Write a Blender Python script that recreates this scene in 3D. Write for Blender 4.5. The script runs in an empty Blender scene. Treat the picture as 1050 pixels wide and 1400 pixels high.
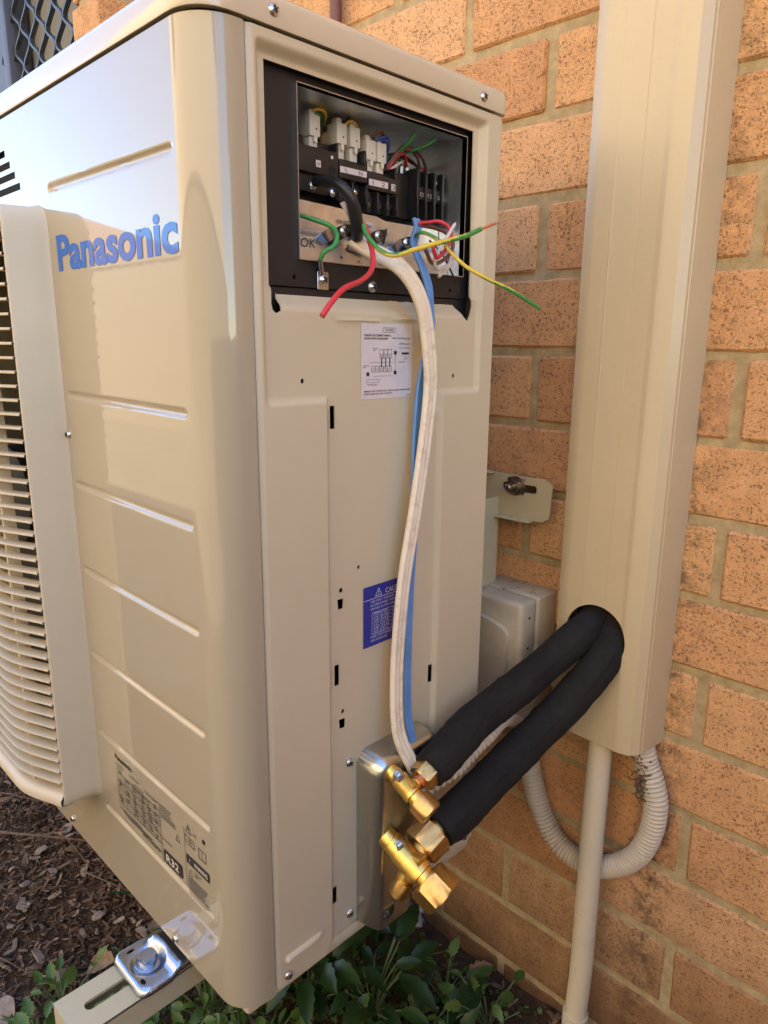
import bpy, bmesh, math, random
import numpy as np
from mathutils import Vector, Matrix, noise
from mathutils.geometry import delaunay_2d_cdt

# ------------------------------------------------------------------ camera, sky, sun, exposure
sc = bpy.context.scene
COL = sc.collection
YAW, PITCH, ROLL = map(math.radians, (44.772, -13.470, -0.475))
cam_d = bpy.data.cameras.new('camera'); cam = bpy.data.objects.new('camera', cam_d); COL.objects.link(cam)
cam_d.sensor_fit = 'HORIZONTAL'; cam_d.sensor_width = 36.0; cam_d.lens = 970.7/1050*36.0
cam_d.clip_start = 0.01; cam_d.clip_end = 2000
rot = Matrix.Rotation(YAW, 3, 'Z') @ Matrix.Rotation(PITCH, 3, 'X') @ Matrix.Rotation(ROLL, 3, 'Y')
rt, fw, up = rot.col[0], rot.col[1], rot.col[2]
m3 = Matrix((rt, up, -fw)).transposed()
cam.matrix_world = Matrix.Translation((.434, -.753, .95)) @ m3.to_4x4()
sc.camera = cam

SUN_EL, SUN_AZ = math.radians(56), math.radians(14)   # azimuth clockwise from +y: the sun stands behind the house, the wall is in open shade
world = bpy.data.worlds.new('World'); sc.world = world; world.use_nodes = True
wn = world.node_tree.nodes; bg = wn['Background']
sky = wn.new('ShaderNodeTexSky'); sky.sky_type = 'NISHITA'; sky.sun_disc = False
sky.sun_elevation = SUN_EL; sky.sun_rotation = SUN_AZ
sky.air_density = 1.0; sky.dust_density = 0.0; sky.ozone_density = 4.0
world.node_tree.links.new(sky.outputs[0], bg.inputs[0]); bg.inputs[1].default_value = 0.13
sun_d = bpy.data.lights.new('sun', 'SUN'); sun = bpy.data.objects.new('sun', sun_d); COL.objects.link(sun)
sun_d.energy = 5.0; sun_d.angle = math.radians(0.53); sun_d.color = (1.0, .88, .70)
sdir = Vector((math.sin(SUN_AZ)*math.cos(SUN_EL), math.cos(SUN_AZ)*math.cos(SUN_EL), math.sin(SUN_EL)))
sun.rotation_euler = sdir.to_track_quat('Z', 'Y').to_euler(); sun.location = (2, 6, 9)
vs = sc.view_settings; vs.view_transform = 'Standard'; vs.look = 'None'; vs.exposure = 2.70; vs.gamma = 1.0
vs.use_curve_mapping = False
cy = sc.cycles; cy.max_bounces = 7; cy.diffuse_bounces = 4; cy.glossy_bounces = 4; cy.transmission_bounces = 2; cy.caustics_reflective = False; cy.caustics_refractive = False

RND = random.Random(7)
# ------------------------------------------------------------------ material helpers
MATS = {}
class NT:
    def __init__(s, name):
        s.m = bpy.data.materials.new(name); s.m.use_nodes = True
        s.t = s.m.node_tree; s.n = s.t.nodes; s.p = s.n['Principled BSDF']; MATS[name] = s.m
    def new(s, typ, **kw):
        o = s.n.new(typ)
        for k, v in kw.items():
            if k.startswith('i_'): o.inputs[k[2:].replace('_', ' ')].default_value = v
            else: setattr(o, k, v)
        return o
    def link(s, a, b): s.t.links.new(a, b)
    def pos(s):
        return s.new('ShaderNodeNewGeometry').outputs['Position']
    def noise(s, scale, detail=4, rough=.55, vec=None, dist=0):
        o = s.new('ShaderNodeTexNoise'); o.inputs['Scale'].default_value = scale
        o.inputs['Detail'].default_value = detail; o.inputs['Roughness'].default_value = rough
        o.inputs['Distortion'].default_value = dist
        s.link(vec or s.pos(), o.inputs['Vector']); return o.outputs['Fac']
    def ramp(s, fac, stops):
        r = s.new('ShaderNodeValToRGB'); s.link(fac, r.inputs[0]); e = r.color_ramp.elements
        while len(e) < len(stops): e.new(.5)
        for el, (p, c) in zip(e, stops):
            el.position = p; el.color = c if len(c) == 4 else (*c, 1)
        return r.outputs[0]
    def mix(s, fac, a, b, mode='MIX'):
        o = s.new('ShaderNodeMix', data_type='RGBA', blend_type=mode)
        for sock, v in ((o.inputs[0], fac), (o.inputs[6], a), (o.inputs[7], b)):
            if hasattr(v, 'links') or hasattr(v, 'is_linked'): s.link(v, sock)
            else: sock.default_value = v if not isinstance(v, tuple) else ((*v, 1) if len(v) == 3 else v)
        return o.outputs[2]
    def math(s, op, a, b=0.0):
        o = s.new('ShaderNodeMath', operation=op)
        for sock, v in zip(o.inputs, (a, b)):
            if hasattr(v, 'is_linked'): s.link(v, sock)
            else: sock.default_value = v
        return o.outputs[0]
    def bump(s, h, strength=.3, dist=.001, normal=None):
        b = s.new('ShaderNodeBump'); b.inputs['Strength'].default_value = strength; b.inputs['Distance'].default_value = dist
        s.link(h, b.inputs['Height'])
        if normal: s.link(normal, b.inputs['Normal'])
        s.link(b.outputs[0], s.p.inputs['Normal']); return b.outputs[0]
    def set(s, color=None, rough=.5, metal=0, spec=None, coat=None, coat_rough=None, ior=None):
        p = s.p
        if color is not None:
            if hasattr(color, 'is_linked'): s.link(color, p.inputs['Base Color'])
            else: p.inputs['Base Color'].default_value = (*color, 1)
        if hasattr(rough, 'is_linked'): s.link(rough, p.inputs['Roughness'])
        else: p.inputs['Roughness'].default_value = rough
        p.inputs['Metallic'].default_value = metal
        if spec is not None: p.inputs['Specular IOR Level'].default_value = spec
        if coat is not None: p.inputs['Coat Weight'].default_value = coat
        if coat_rough is not None: p.inputs['Coat Roughness'].default_value = coat_rough
        if ior is not None: p.inputs['IOR'].default_value = ior
        return s.m

def simple(name, color, rough=.5, metal=0, var=.12, vscale=40, bump=.0, bscale=200, **kw):
    t = NT(name)
    n = t.noise(vscale, 5)
    c2 = tuple(x*(1-var) for x in color); c3 = tuple(min(1, x*(1+var*.5)) for x in color)
    c = t.ramp(n, [(.3, c2), (.7, c3)])
    if bump: t.bump(t.noise(bscale, 3), bump, .0006)
    return t.set(c, rough, metal, **kw)

def paint(name, color, rough, coat=0, coat_rough=.03, peel=.03, grime=.25, ior=1.5):
    t = NT(name)
    if grime == 0:
        c = t.ramp(t.noise(2.5, 2), [(.3, tuple(x*.97 for x in color)), (.7, color)])
        t.bump(t.noise(200, 1), peel, .0006)
        return t.set(c, rough, 0, spec=.12, coat=coat, coat_rough=coat_rough)
    g = t.noise(7, 6, .62)
    base = t.ramp(g, [(.25, tuple(x*.93 for x in color)), (.75, color)])
    d = t.ramp(t.noise(120, 7, .75), [(.52, (0, 0, 0)), (.80, (1, 1, 1))])
    dm = t.math('MULTIPLY', d, grime)
    base = t.mix(dm, base, tuple(x*f for x, f in zip(color, (.72, .66, .56))))
    r = t.ramp(t.noise(30, 5), [(.3, (rough*.85,)*3), (.7, (rough*1.2,)*3)])
    t.bump(t.noise(260, 2), peel, .0006)
    return t.set(base, r, 0, coat=coat, coat_rough=coat_rough, ior=ior)

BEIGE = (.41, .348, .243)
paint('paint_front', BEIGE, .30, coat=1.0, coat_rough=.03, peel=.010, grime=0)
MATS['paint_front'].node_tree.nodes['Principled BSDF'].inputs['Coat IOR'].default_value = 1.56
paint('paint_side', (.61, .52, .355), .36, peel=.06, grime=.07)
paint('paint_lid', (.60, .50, .345), .22, coat=1.0, coat_rough=.03, peel=.012, grime=0)
paint('plastic_grille', (.60, .51, .365), .38, peel=.04, grime=.06)
paint('paint_duct', (.60, .483, .295), .33, peel=.03, grime=.22)
paint('paint_bracket', (.55, .475, .30), .42, peel=.08, grime=.3)
simple('plastic_isolator', (.52, .435, .30), .5, var=.22, vscale=25, bump=.15, bscale=500)
simple('black_plastic', (.012, .012, .013), .42, var=.3)
simple('black_paint', (.009, .009, .010), .5, var=.3)
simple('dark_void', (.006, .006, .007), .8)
simple('fan_plastic', (.02, .024, .03), .45)
simple('white_plastic', (.72, .68, .58), .4, var=.06)
simple('screw_steel', (.62, .60, .56), .28, 1, var=.2, vscale=300)
simple('zinc', (.72, .76, .79), .38, 1, var=.2, vscale=60, bump=.08, bscale=90)
simple('zinc_bright', (.46, .49, .55), .27, 1, var=.15, vscale=60, bump=.03, bscale=120)
simple('copper', (.75, .38, .22), .3, 1)
simple('bolt_dark', (.38, .33, .29), .35, 1, var=.4, vscale=200)
simple('label_white', (.66, .60, .60), .45, var=.05)
simple('label_blue', (.018, .026, .27), .35, var=.1)
simple('label_clear', (.44, .375, .265), .25, var=.03, coat=1.0, coat_rough=.03)
simple('ink_cream', (.60, .53, .42), .5)
simple('ink', (.025, .022, .02), .6)
simple('ink_white', (.72, .70, .72), .5)
simple('logo_blue', (.004, .12, .52), .4, var=.04, spec=.2, coat=.5, coat_rough=.04)
simple('wire_red', (.62, .035, .05), .38); simple('wire_green', (.05, .28, .06), .38)
simple('wire_yellow', (.72, .52, .06), .38); simple('wire_black', (.015, .014, .014), .4)
simple('wire_white', (.66, .58, .52), .4); simple('wire_blue', (.03, .06, .30), .4); simple('wire_brown', (.16, .06, .05), .45)
simple('sheath_blue', (.13, .29, .58), .48, var=.14, vscale=60, bump=.1)
simple('pole_red', (.16, .055, .045), .45)
simple('screen_dark', (.045, .05, .06), .45); simple('blind', (.26, .25, .205), .7, var=.08)
simple('frame_grey', (.07, .075, .095), .5)
simple('fence_steel', (.24, .20, .14), .55, var=.08, vscale=3); simple('render_wall', (.66, .54, .38), .8, var=.1, vscale=3)
simple('paving', (.11, .095, .065), .8, var=.25, vscale=4, bump=.2, bscale=60)
simple('blocker_wood', (.17, .135, .095), .7, var=.3, vscale=8); simple('eave_paint', (.60, .56, .48), .6)
simple('roof_tile', (.22, .12, .08), .8, var=.3, vscale=5); simple('glass_dark', (.03, .035, .04), .08)
simple('lint', (.30, .29, .28), .95, var=.35, vscale=90)

# gloss zinc-chromate plate
t = NT('zinc_yellow')
c = t.ramp(t.noise(26, 4, .6, dist=1.0), [(.25, (.44, .50, .54)), (.5, (.56, .55, .46)), (.75, (.46, .54, .60))])
t.bump(t.noise(60, 3), .06, .001); t.set(c, .30, 1)
# brass
t = NT('brass')
c = t.ramp(t.noise(90, 5, .65), [(.2, (.74, .47, .11)), (.55, (.92, .64, .18)), (.85, (.97, .72, .24))])
t.bump(t.noise(500, 2, .5), .06, .0004); t.set(c, t.ramp(t.noise(140, 4), [(.3, (.32,)*3), (.75, (.48,)*3)]), 1)
t = NT('brass_nut')
c = t.ramp(t.noise(130, 5, .7), [(.2, (.52, .30, .10)), (.6, (.72, .46, .17)), (.9, (.80, .55, .24))])
t.bump(t.noise(420, 2, .6), .12, .0005); t.set(c, .42, 1)
# white flat cable sheath, dirty
t = NT('sheath_white')
d = t.ramp(t.noise(80, 7, .75), [(.50, (0, 0, 0)), (.70, (1, 1, 1))])
c = t.mix(t.math('MULTIPLY', d, .55), (.82, .71, .54), (.38, .26, .15))
t.bump(t.noise(300, 3), .08, .0006); t.set(c, .42)
# foam insulation
t = NT('foam_black')
c = t.ramp(t.noise(45, 6, .7), [(.3, (.010, .009, .0085)), (.75, (.022, .0195, .0175))])
sp = t.ramp(t.noise(420, 2, .5), [(.80, (0, 0, 0)), (.86, (1, 1, 1))])
c = t.mix(t.math('MULTIPLY', sp, .35), c, (.22, .19, .15))
t.bump(t.math('ADD', t.noise(900, 4, .75), t.math('MULTIPLY', t.noise(120, 4, .6), 2.0)), .5, .0009); t.set(c, .85, spec=.28)
# pvc / conduit
for nm, col, k in (('pvc_cream', (.68, .58, .42), .5), ('conduit_grey', (.60, .52, .40), .7)):
    t = NT(nm)
    d = t.ramp(t.noise(65, 7, .75), [(.60, (0, 0, 0)), (.70, (1, 1, 1))])
    c = t.mix(t.math('MULTIPLY', d, k), col, tuple(x*.30 for x in col))
    t.bump(t.noise(200, 4), .12, .0008); t.set(c, .45)

# brick: sandy orange faces, dark pits, soot and web stains beside the duct
def brick_mat(name):
    t = NT(name); pos = t.pos()
    info = t.new('ShaderNodeObjectInfo')
    base = t.ramp(info.outputs['Random'], [(0, (.66, .33, .15)), (.25, (.84, .48, .22)), (.5, (.76, .40, .18)), (.75, (.88, .53, .27)), (1, (.72, .40, .20))])
    mott = t.noise(30, 4, .65)
    base = t.mix(1.0, base, t.ramp(mott, [(.25, (.80, .78, .76)), (.7, (1.04, 1.04, 1.04))]), 'MULTIPLY')
    # sandy skin: random pits of unequal size, bent by noise, over fine grain
    wob = t.new('ShaderNodeTexNoise'); wob.inputs['Scale'].default_value = 420; wob.inputs['Detail'].default_value = 2; t.link(pos, wob.inputs['Vector'])
    ws = t.new('ShaderNodeVectorMath', operation='MULTIPLY_ADD'); t.link(wob.outputs['Color'], ws.inputs[0]); ws.inputs[1].default_value = (.0042,)*3; t.link(pos, ws.inputs[2])
    def pits(scale, lo, hi):
        vo = t.new('ShaderNodeTexVoronoi'); vo.inputs['Scale'].default_value = scale; t.link(ws.outputs[0], vo.inputs['Vector'])
        sp_ = t.new('ShaderNodeSeparateXYZ'); t.link(vo.outputs['Color'], sp_.inputs[0])
        rad = t.math('ADD', t.math('MULTIPLY', t.math('POWER', sp_.outputs[0], 2.2), hi), lo)
        return t.ramp(t.math('SUBTRACT', vo.outputs['Distance'], rad), [(.0, (1,)*3), (.16, (0,)*3)])
    p1 = pits(330, .02, .44); p2 = pits(620, .06, .40)
    grain = t.noise(900, 2, .6)
    patchy = t.ramp(mott, [(.32, (1,)*3), (.66, (.45,)*3)])
    base = t.mix(t.math('MULTIPLY', t.math('MULTIPLY', p2, patchy), .55), base, (.36, .155, .06))
    base = t.mix(t.math('MULTIPLY', t.math('MULTIPLY', p1, patchy), .72), base, (.15, .062, .024))
    base = t.mix(t.ramp(grain, [(.52, (0,)*3), (.70, (.40,)*3)]), base, (.94, .66, .40))
    g1 = grain; g2 = t.math('MULTIPLY', p2, -.5); crev = p1
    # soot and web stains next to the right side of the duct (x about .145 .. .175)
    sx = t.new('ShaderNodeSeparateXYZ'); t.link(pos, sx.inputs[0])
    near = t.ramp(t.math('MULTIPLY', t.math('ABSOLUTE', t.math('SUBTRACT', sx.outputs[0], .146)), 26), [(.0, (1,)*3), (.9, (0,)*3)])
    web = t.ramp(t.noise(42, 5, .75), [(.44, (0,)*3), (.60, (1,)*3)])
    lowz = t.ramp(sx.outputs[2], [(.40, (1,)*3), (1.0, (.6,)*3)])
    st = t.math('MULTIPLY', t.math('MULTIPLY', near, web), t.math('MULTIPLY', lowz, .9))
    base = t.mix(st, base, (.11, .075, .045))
    # deep shade painted into the lowest courses along with soil dirt, ragged upper edge
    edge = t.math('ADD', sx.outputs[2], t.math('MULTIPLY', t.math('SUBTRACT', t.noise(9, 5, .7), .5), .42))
    shade_dirt = t.ramp(edge, [(.02, (.88,)*3), (.36, (0,)*3)])
    base = t.mix(shade_dirt, base, (.14, .075, .038))
    h = t.math('SUBTRACT', t.math('ADD', g1, t.math('MULTIPLY', g2, .8)), t.math('MULTIPLY', crev, .8))
    t.bump(h, .8, .0016)
    return t.set(base, .9, 0, spec=.2)
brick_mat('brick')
t = NT('mortar')
c = t.ramp(t.noise(60, 6, .7), [(.25, (.34, .255, .13)), (.75, (.62, .49, .285))])
t.bump(t.math('ADD', t.noise(220, 6, .75), t.math('MULTIPLY', t.noise(45, 4), 1.2)), .7, .003); t.set(c, .95, spec=.15)
# soil, bark, leaves
t = NT('soil')
c = t.ramp(t.noise(48, 8, .72), [(.25, (.04, .024, .015)), (.5, (.10, .06, .035)), (.8, (.18, .115, .07))])
t.bump(t.math('ADD', t.noise(160, 8, .75), t.math('MULTIPLY', t.noise(40, 6), 1.5)), .9, .006); t.set(c, .95, spec=.15)
def bark_mat(name, cols):
    t = NT(name); info = t.new('ShaderNodeObjectInfo')
    g = t.new('ShaderNodeNewGeometry')
    b = t.ramp(g.outputs['Random Per Island'], [(i/(len(cols)-1), c) for i, c in enumerate(cols)])
    wv = t.ramp(t.noise(120, 6, .7), [(.25, (.45,)*3), (.75, (1.15,)*3)])
    b = t.mix(1.0, b, wv, 'MULTIPLY'); t.bump(t.noise(260, 6, .75), .6, .002); return t.set(b, .85, spec=.3)
bark_mat('bark', [(.06, .036, .022), (.16, .092, .052), (.27, .165, .095), (.08, .046, .028), (.38, .26, .165), (.12, .068, .040)])
bark_mat('bark_chip', [(.20, .13, .09), (.36, .26, .18), (.46, .35, .25), (.24, .15, .10)])
simple('twig', (.17, .105, .06), .8, var=.4, vscale=120)
def leaf_mat(name, c1, c2, tr=.35):
    t = NT(name); g = t.new('ShaderNodeNewGeometry')
    b = t.ramp(t.new('ShaderNodeObjectInfo').outputs['Random'], [(0, c1), (.55, tuple((x+y)/2 for x, y in zip(c1, c2))), (1, c2)])
    b = t.mix(t.math('MULTIPLY', g.outputs['Random Per Island'], .5), b, c2)
    b = t.mix(1.0, b, t.ramp(t.noise(55, 5), [(.3, (.7,)*3), (.7, (1.1,)*3)]), 'MULTIPLY')
    t.set(b, .42); t.bump(t.noise(180, 3), .25, .001)
    tl = t.new('ShaderNodeBsdfTranslucent'); t.link(b, tl.inputs[0])
    mx = t.new('ShaderNodeMixShader'); mx.inputs[0].default_value = tr
    t.link(t.p.outputs[0], mx.inputs[1]); t.link(tl.outputs[0], mx.inputs[2])
    t.link(mx.outputs[0], t.n['Material Output'].inputs[0])
leaf_mat('leaf_dark', (.012, .045, .012), (.040, .095, .022))
leaf_mat('leaf_bright', (.055, .15, .025), (.17, .26, .05))
simple('leaf_dead', (.26, .17, .09), .8, var=.4, vscale=90)
simple('stem', (.10, .14, .05), .6)

# ------------------------------------------------------------------ geometry helpers
def link(o, parent=None):
    COL.objects.link(o)
    if parent is not None:
        o.parent = parent
        if parent.type == 'EMPTY': o.matrix_parent_inverse = Matrix.Translation(-Vector(parent.location))
    return o
def tag(o, label, cat=None, group=None, kind=None):
    if label: o['label'] = label
    if cat: o['category'] = cat
    if group: o['group'] = group
    if kind: o['kind'] = kind
    return o
def thing(name, label, cat, loc=(0, 0, 0), group=None):
    o = bpy.data.objects.new(name, None); o.location = loc; o.empty_display_size = .02; COL.objects.link(o)
    return tag(o, label, cat, group)
class MB:
    def __init__(s): s.v = []; s.f = []; s.mi = []
    def add(s, v, f, mi=0):
        n = len(s.v); s.v += [tuple(p) for p in v]; s.f += [tuple(i+n for i in q) for q in f]; s.mi += [mi]*len(f); return s
    def mesh(s, name, mats, smooth=None):
        me = bpy.data.meshes.new(name); me.from_pydata(s.v, [], s.f)
        for m in ([mats] if isinstance(mats, str) else mats): me.materials.append(MATS[m])
        me.polygons.foreach_set('material_index', s.mi); me.update()
        if smooth is not None:
            me.polygons.foreach_set('use_smooth', [True]*len(me.polygons)); me.set_sharp_from_angle(angle=math.radians(smooth))
        return me
    def build(s, name, mats, parent=None, smooth=None):
        return link(bpy.data.objects.new(name, s.mesh(name, mats, smooth)), parent)
def bevel_box(lo, hi, b=0, seg=2, jitter=0, rnd=None):
    bm = bmesh.new(); bmesh.ops.create_cube(bm, size=1)
    for v in bm.verts:
        for i in range(3):
            v.co[i] = lo[i] + (v.co[i]+.5)*(hi[i]-lo[i]) + (rnd.uniform(-jitter, jitter) if jitter else 0)
    if b: bmesh.ops.bevel(bm, geom=bm.edges[:], offset=b, segments=seg, profile=.5, affect='EDGES')
    bmesh.ops.recalc_face_normals(bm, faces=bm.faces[:])
    v = [tuple(x.co) for x in bm.verts]; bm.verts.index_update(); f = [[x.index for x in q.verts] for q in bm.faces]; bm.free(); return v, f
def box(name, lo, hi, mat, parent=None, b=0, seg=2):
    return MB().add(*bevel_box(lo, hi, b, seg)).build(name, mat, parent, 40 if b else None)
def catmull(pts, step):
    P = [Vector(p) for p in pts]; P = [2*P[0]-P[1]] + P + [2*P[-1]-P[-2]]; out = []
    for i in range(1, len(P)-2):
        a, b, c, d = P[i-1:i+3]; n = max(2, int((c-b).length/step))
        for k in range(n):
            u = k/n; out.append(.5*((2*b)+(c-a)*u+(2*a-5*b+4*c-d)*u*u+(3*b-a-3*c+d)*u**3))
    out.append(P[-2]); return out
def even(path, step):
    L = [0]
    for a, b in zip(path, path[1:]): L.append(L[-1]+(b-a).length)
    n = max(2, int(L[-1]/step)); out = []; j = 0
    for k in range(n+1):
        s = L[-1]*k/n
        while j < len(L)-2 and L[j+1] < s: j += 1
        out.append(path[j].lerp(path[j+1], (s-L[j])/max(1e-9, L[j+1]-L[j])))
    return out
def frames(path, hint=None):
    T = []
    for i in range(len(path)):
        d = path[min(i+1, len(path)-1)]-path[max(i-1, 0)]; T.append(d.normalized())
    n = Vector(hint) if hint else (Vector((0, 0, 1)) if abs(T[0].z) < .9 else Vector((1, 0, 0)))
    F = []
    for t_ in T:
        if hint: n = Vector(hint)
        n = (n - t_*n.dot(t_)).normalized(); F.append((t_, n, t_.cross(n)))
    return F
def tube(pts, r, sides=12, step=.006, hint=None, section=None, rfun=None, smooth_path=True, cap=True):
    path = even(catmull(pts, step/2), step) if smooth_path else [Vector(p) for p in pts]
    F = frames(path, hint); v = []; f = []
    sec = section or [(math.cos(2*math.pi*k/sides), math.sin(2*math.pi*k/sides)) for k in range(sides)]
    n = len(sec); L = 0
    for i, (p, (t_, a, b)) in enumerate(zip(path, F)):
        if i: L += (p-path[i-1]).length
        rr = rfun(i, L, i/(len(path)-1)) if rfun else r
        for (x, y) in sec: v.append(p + a*(x*rr) + b*(y*rr))
    for i in range(len(path)-1):
        for k in range(n):
            f.append((i*n+k, i*n+(k+1) % n, (i+1)*n+(k+1) % n, (i+1)*n+k))
    if cap: f.append(tuple(range(n))[::-1]); f.append(tuple(range((len(path)-1)*n, len(path)*n)))
    return v, f
def rev(p0, d, prof, n=20, hexa=False, rot0=0):
    """surface of revolution (or prism) along d from p0; prof = [(s, r), ...]"""
    d = Vector(d).normalized(); p0 = Vector(p0)
    a = (Vector((0, 0, 1)) if abs(d.z) < .9 else Vector((1, 0, 0))); a = (a-d*a.dot(d)).normalized(); b = d.cross(a)
    v = []; f = []
    for s_, r in prof:
        for k in range(n):
            th = 2*math.pi*k/n+rot0; v.append(p0+d*s_+(a*math.cos(th)+b*math.sin(th))*r)
    for i in range(len(prof)-1):
        for k in range(n): f.append((i*n+k, i*n+(k+1) % n, (i+1)*n+(k+1) % n, (i+1)*n+k))
    f.append(tuple(range(n))[::-1]); f.append(tuple(range((len(prof)-1)*n, len(prof)*n))); return v, f
def hexnut(p0, d, L, r, rot0=0.3, ch=.0016, bore=0):
    """hexagonal prism with rounded shoulders: outline is max-limited hexagon"""
    d = Vector(d).normalized(); p0 = Vector(p0)
    a = (Vector((0, 0, 1)) if abs(d.z) < .9 else Vector((1, 0, 0))); a = (a-d*a.dot(d)).normalized(); b = d.cross(a)
    n = 36; v = []; f = []
    for s_, lim in ((0, .885), (ch, 1.0), (L-ch, 1.0), (L, .885)):
        for k in range(n):
            th = 2*math.pi*k/n; m = (th % (math.pi/3))-math.pi/6
            rr = min(r*math.cos(math.pi/6)/math.cos(m)*1.0, r*lim*(1 if lim < 1 else .99))
            t2 = th+rot0; v.append(p0+d*s_+(a*math.cos(t2)+b*math.sin(t2))*rr)
    for i in range(3):
        for k in range(n): f.append((i*n+k, i*n+(k+1) % n, (i+1)*n+(k+1) % n, (i+1)*n+k))
    f.append(tuple(range(n))[::-1]); f.append(tuple(range(3*n, 4*n))); return v, f
def inpoly(P, poly):
    x, y = P[:, 0], P[:, 1]; r = np.zeros(len(P), bool); n = len(poly)
    for i in range(n):
        (x1, y1), (x2, y2) = poly[i], poly[i-1]
        c = ((y1 > y) != (y2 > y)); 
        with np.errstate(divide='ignore', invalid='ignore'): r ^= c & (x < (x2-x1)*(y-y1)/(y2-y1+1e-15)+x1)
    return r
def resample(poly, step):
    out = []
    for i in range(len(poly)):
        a, b = np.array(poly[i-1]), np.array(poly[i]); n = max(1, int(np.hypot(*(b-a))/step))
        for k in range(n): out.append(tuple(a+(b-a)*k/n))
    return out
def rounded(poly, r, seg=5):
    out = []
    n = len(poly)
    for i in range(n):
        p0, p1, p2 = (np.array(poly[j % n], float) for j in (i-1, i, i+1)); rr = r[i] if isinstance(r, (list, tuple)) else r
        d0, d1 = p0-p1, p2-p1; l0, l1 = np.hypot(*d0), np.hypot(*d1); q = min(rr, l0*.49, l1*.49)
        if q < 1e-5: out.append(tuple(p1)); continue
        a, b = p1+d0/l0*q, p1+d1/l1*q
        for k in range(seg+1):
            u = k/seg; out.append(tuple((1-u)**2*a+2*u*(1-u)*p1+u*u*b))
    return out
def ellipse(c, rx, ry, n=16): return [(c[0]+rx*math.cos(2*math.pi*k/n), c[1]+ry*math.sin(2*math.pi*k/n)) for k in range(n)]
def rect(a, b, c, d): return [(a, c), (b, c), (b, d), (a, d)]
def plate(outline, holes, fn, step, thick, back, edge_step=None, gridfn=None, folds=()):
    """sheet-metal plate: constrained triangulation of outline minus holes, placed by fn(u,v)->xyz, rim extruded along back*thick"""
    es = edge_step or step
    loops = [resample(outline, es)]+[resample(h, es) for h in holes]
    pts = []; edges = []
    for lp in loops:
        n0 = len(pts); pts += lp; edges += [(n0+i, n0+(i+1) % len(lp)) for i in range(len(lp))]
    B = np.array(pts); lo, hi = B.min(0), B.max(0)
    if gridfn: G = np.array(gridfn())
    else:
        gx = np.arange(lo[0]+step*.5, hi[0], step); gy = np.arange(lo[1]+step*.5, hi[1], step)
        G = np.array(np.meshgrid(gx, gy)).reshape(2, -1).T
    k = inpoly(G, outline)
    for h in holes: k &= ~inpoly(G, h)
    G = G[k]
    keep = np.ones(len(G), bool)
    for i in range(0, len(G), 2000):
        dd = ((G[i:i+2000, None, :]-B[None])**2).sum(2).min(1); keep[i:i+2000] = dd > (es*.45)**2
    G = G[keep]
    allp = [Vector(p) for p in pts]+[Vector(p) for p in G.tolist()]
    for a, b in folds: edges = edges+[(len(allp), len(allp)+1)]; allp += [Vector(a), Vector(b)]
    V, _, Fc, *_ = delaunay_2d_cdt(allp, edges, [], 0, 1e-7)
    V2 = np.array([tuple(p) for p in V]); Fc = [tuple(q) for q in Fc]
    cen = np.array([V2[list(q)].mean(0) for q in Fc]); k = inpoly(cen, outline)
    for h in holes: k &= ~inpoly(cen, h)
    faces = [q for q, o in zip(Fc, k) if o]
    pos = [Vector(fn(float(p[0]), float(p[1]))) for p in V2]
    bk = Vector(back)
    # orientation: normals away from back
    q = faces[len(faces)//2]; nrm = (pos[q[1]]-pos[q[0]]).cross(pos[q[2]]-pos[q[0]])
    if nrm.dot(bk) > 0: faces = [q[::-1] for q in faces]
    cnt = {}
    for q in faces:
        for a, b in zip(q, q[1:]+q[:1]): cnt[(a, b)] = 1
    rim = [(a, b) for (a, b) in cnt if (b, a) not in cnt]
    mp = {}
    for a, b in rim:
        for x in (a, b):
            if x not in mp: mp[x] = len(pos); pos.append(pos[x]+bk*thick)
    faces += [(b, a, mp[a], mp[b]) for a, b in rim]
    return pos, faces
def sstep(a, b, x):
    u = min(1, max(0, (x-a)/(b-a))); return u*u*(3-2*u)
def sdbox(x, y, x0, x1, y0, y1, r=0):
    cx, cy = (x0+x1)/2, (y0+y1)/2; qx, qy = abs(x-cx)-(x1-x0)/2+r, abs(y-cy)-(y1-y0)/2+r
    return math.hypot(max(qx, 0), max(qy, 0))+min(max(qx, qy), 0)-r
def sdseg(x, y, ax, ay, bx, by):
    dx, dy = bx-ax, by-ay; u = min(1, max(0, ((x-ax)*dx+(y-ay)*dy)/(dx*dx+dy*dy))); return math.hypot(x-ax-u*dx, y-ay-u*dy)
def grid_surface(us, vs_, fn, skip=None):
    v = [fn(u, w) for w in vs_ for u in us]; n = len(us); f = []
    for j in range(len(vs_)-1):
        for i in range(n-1):
            if skip and skip((us[i]+us[i+1])/2, (vs_[j]+vs_[j+1])/2): continue
            f.append((j*n+i, j*n+i+1, (j+1)*n+i+1, (j+1)*n+i))
    return v, f
def lines(*segs):
    """sorted unique coordinates from (start, stop, step) ranges and single values"""
    s = set()
    for q in segs:
        if isinstance(q, tuple):
            n = max(1, int(round((q[1]-q[0])/q[2])))
            for k in range(n+1): s.add(round(q[0]+(q[1]-q[0])*k/n, 5))
        else: s.add(round(q, 5))
    o = sorted(s); r = [o[0]]
    for x in o[1:]:
        if x-r[-1] > 2e-4: r.append(x)
    return r
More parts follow.
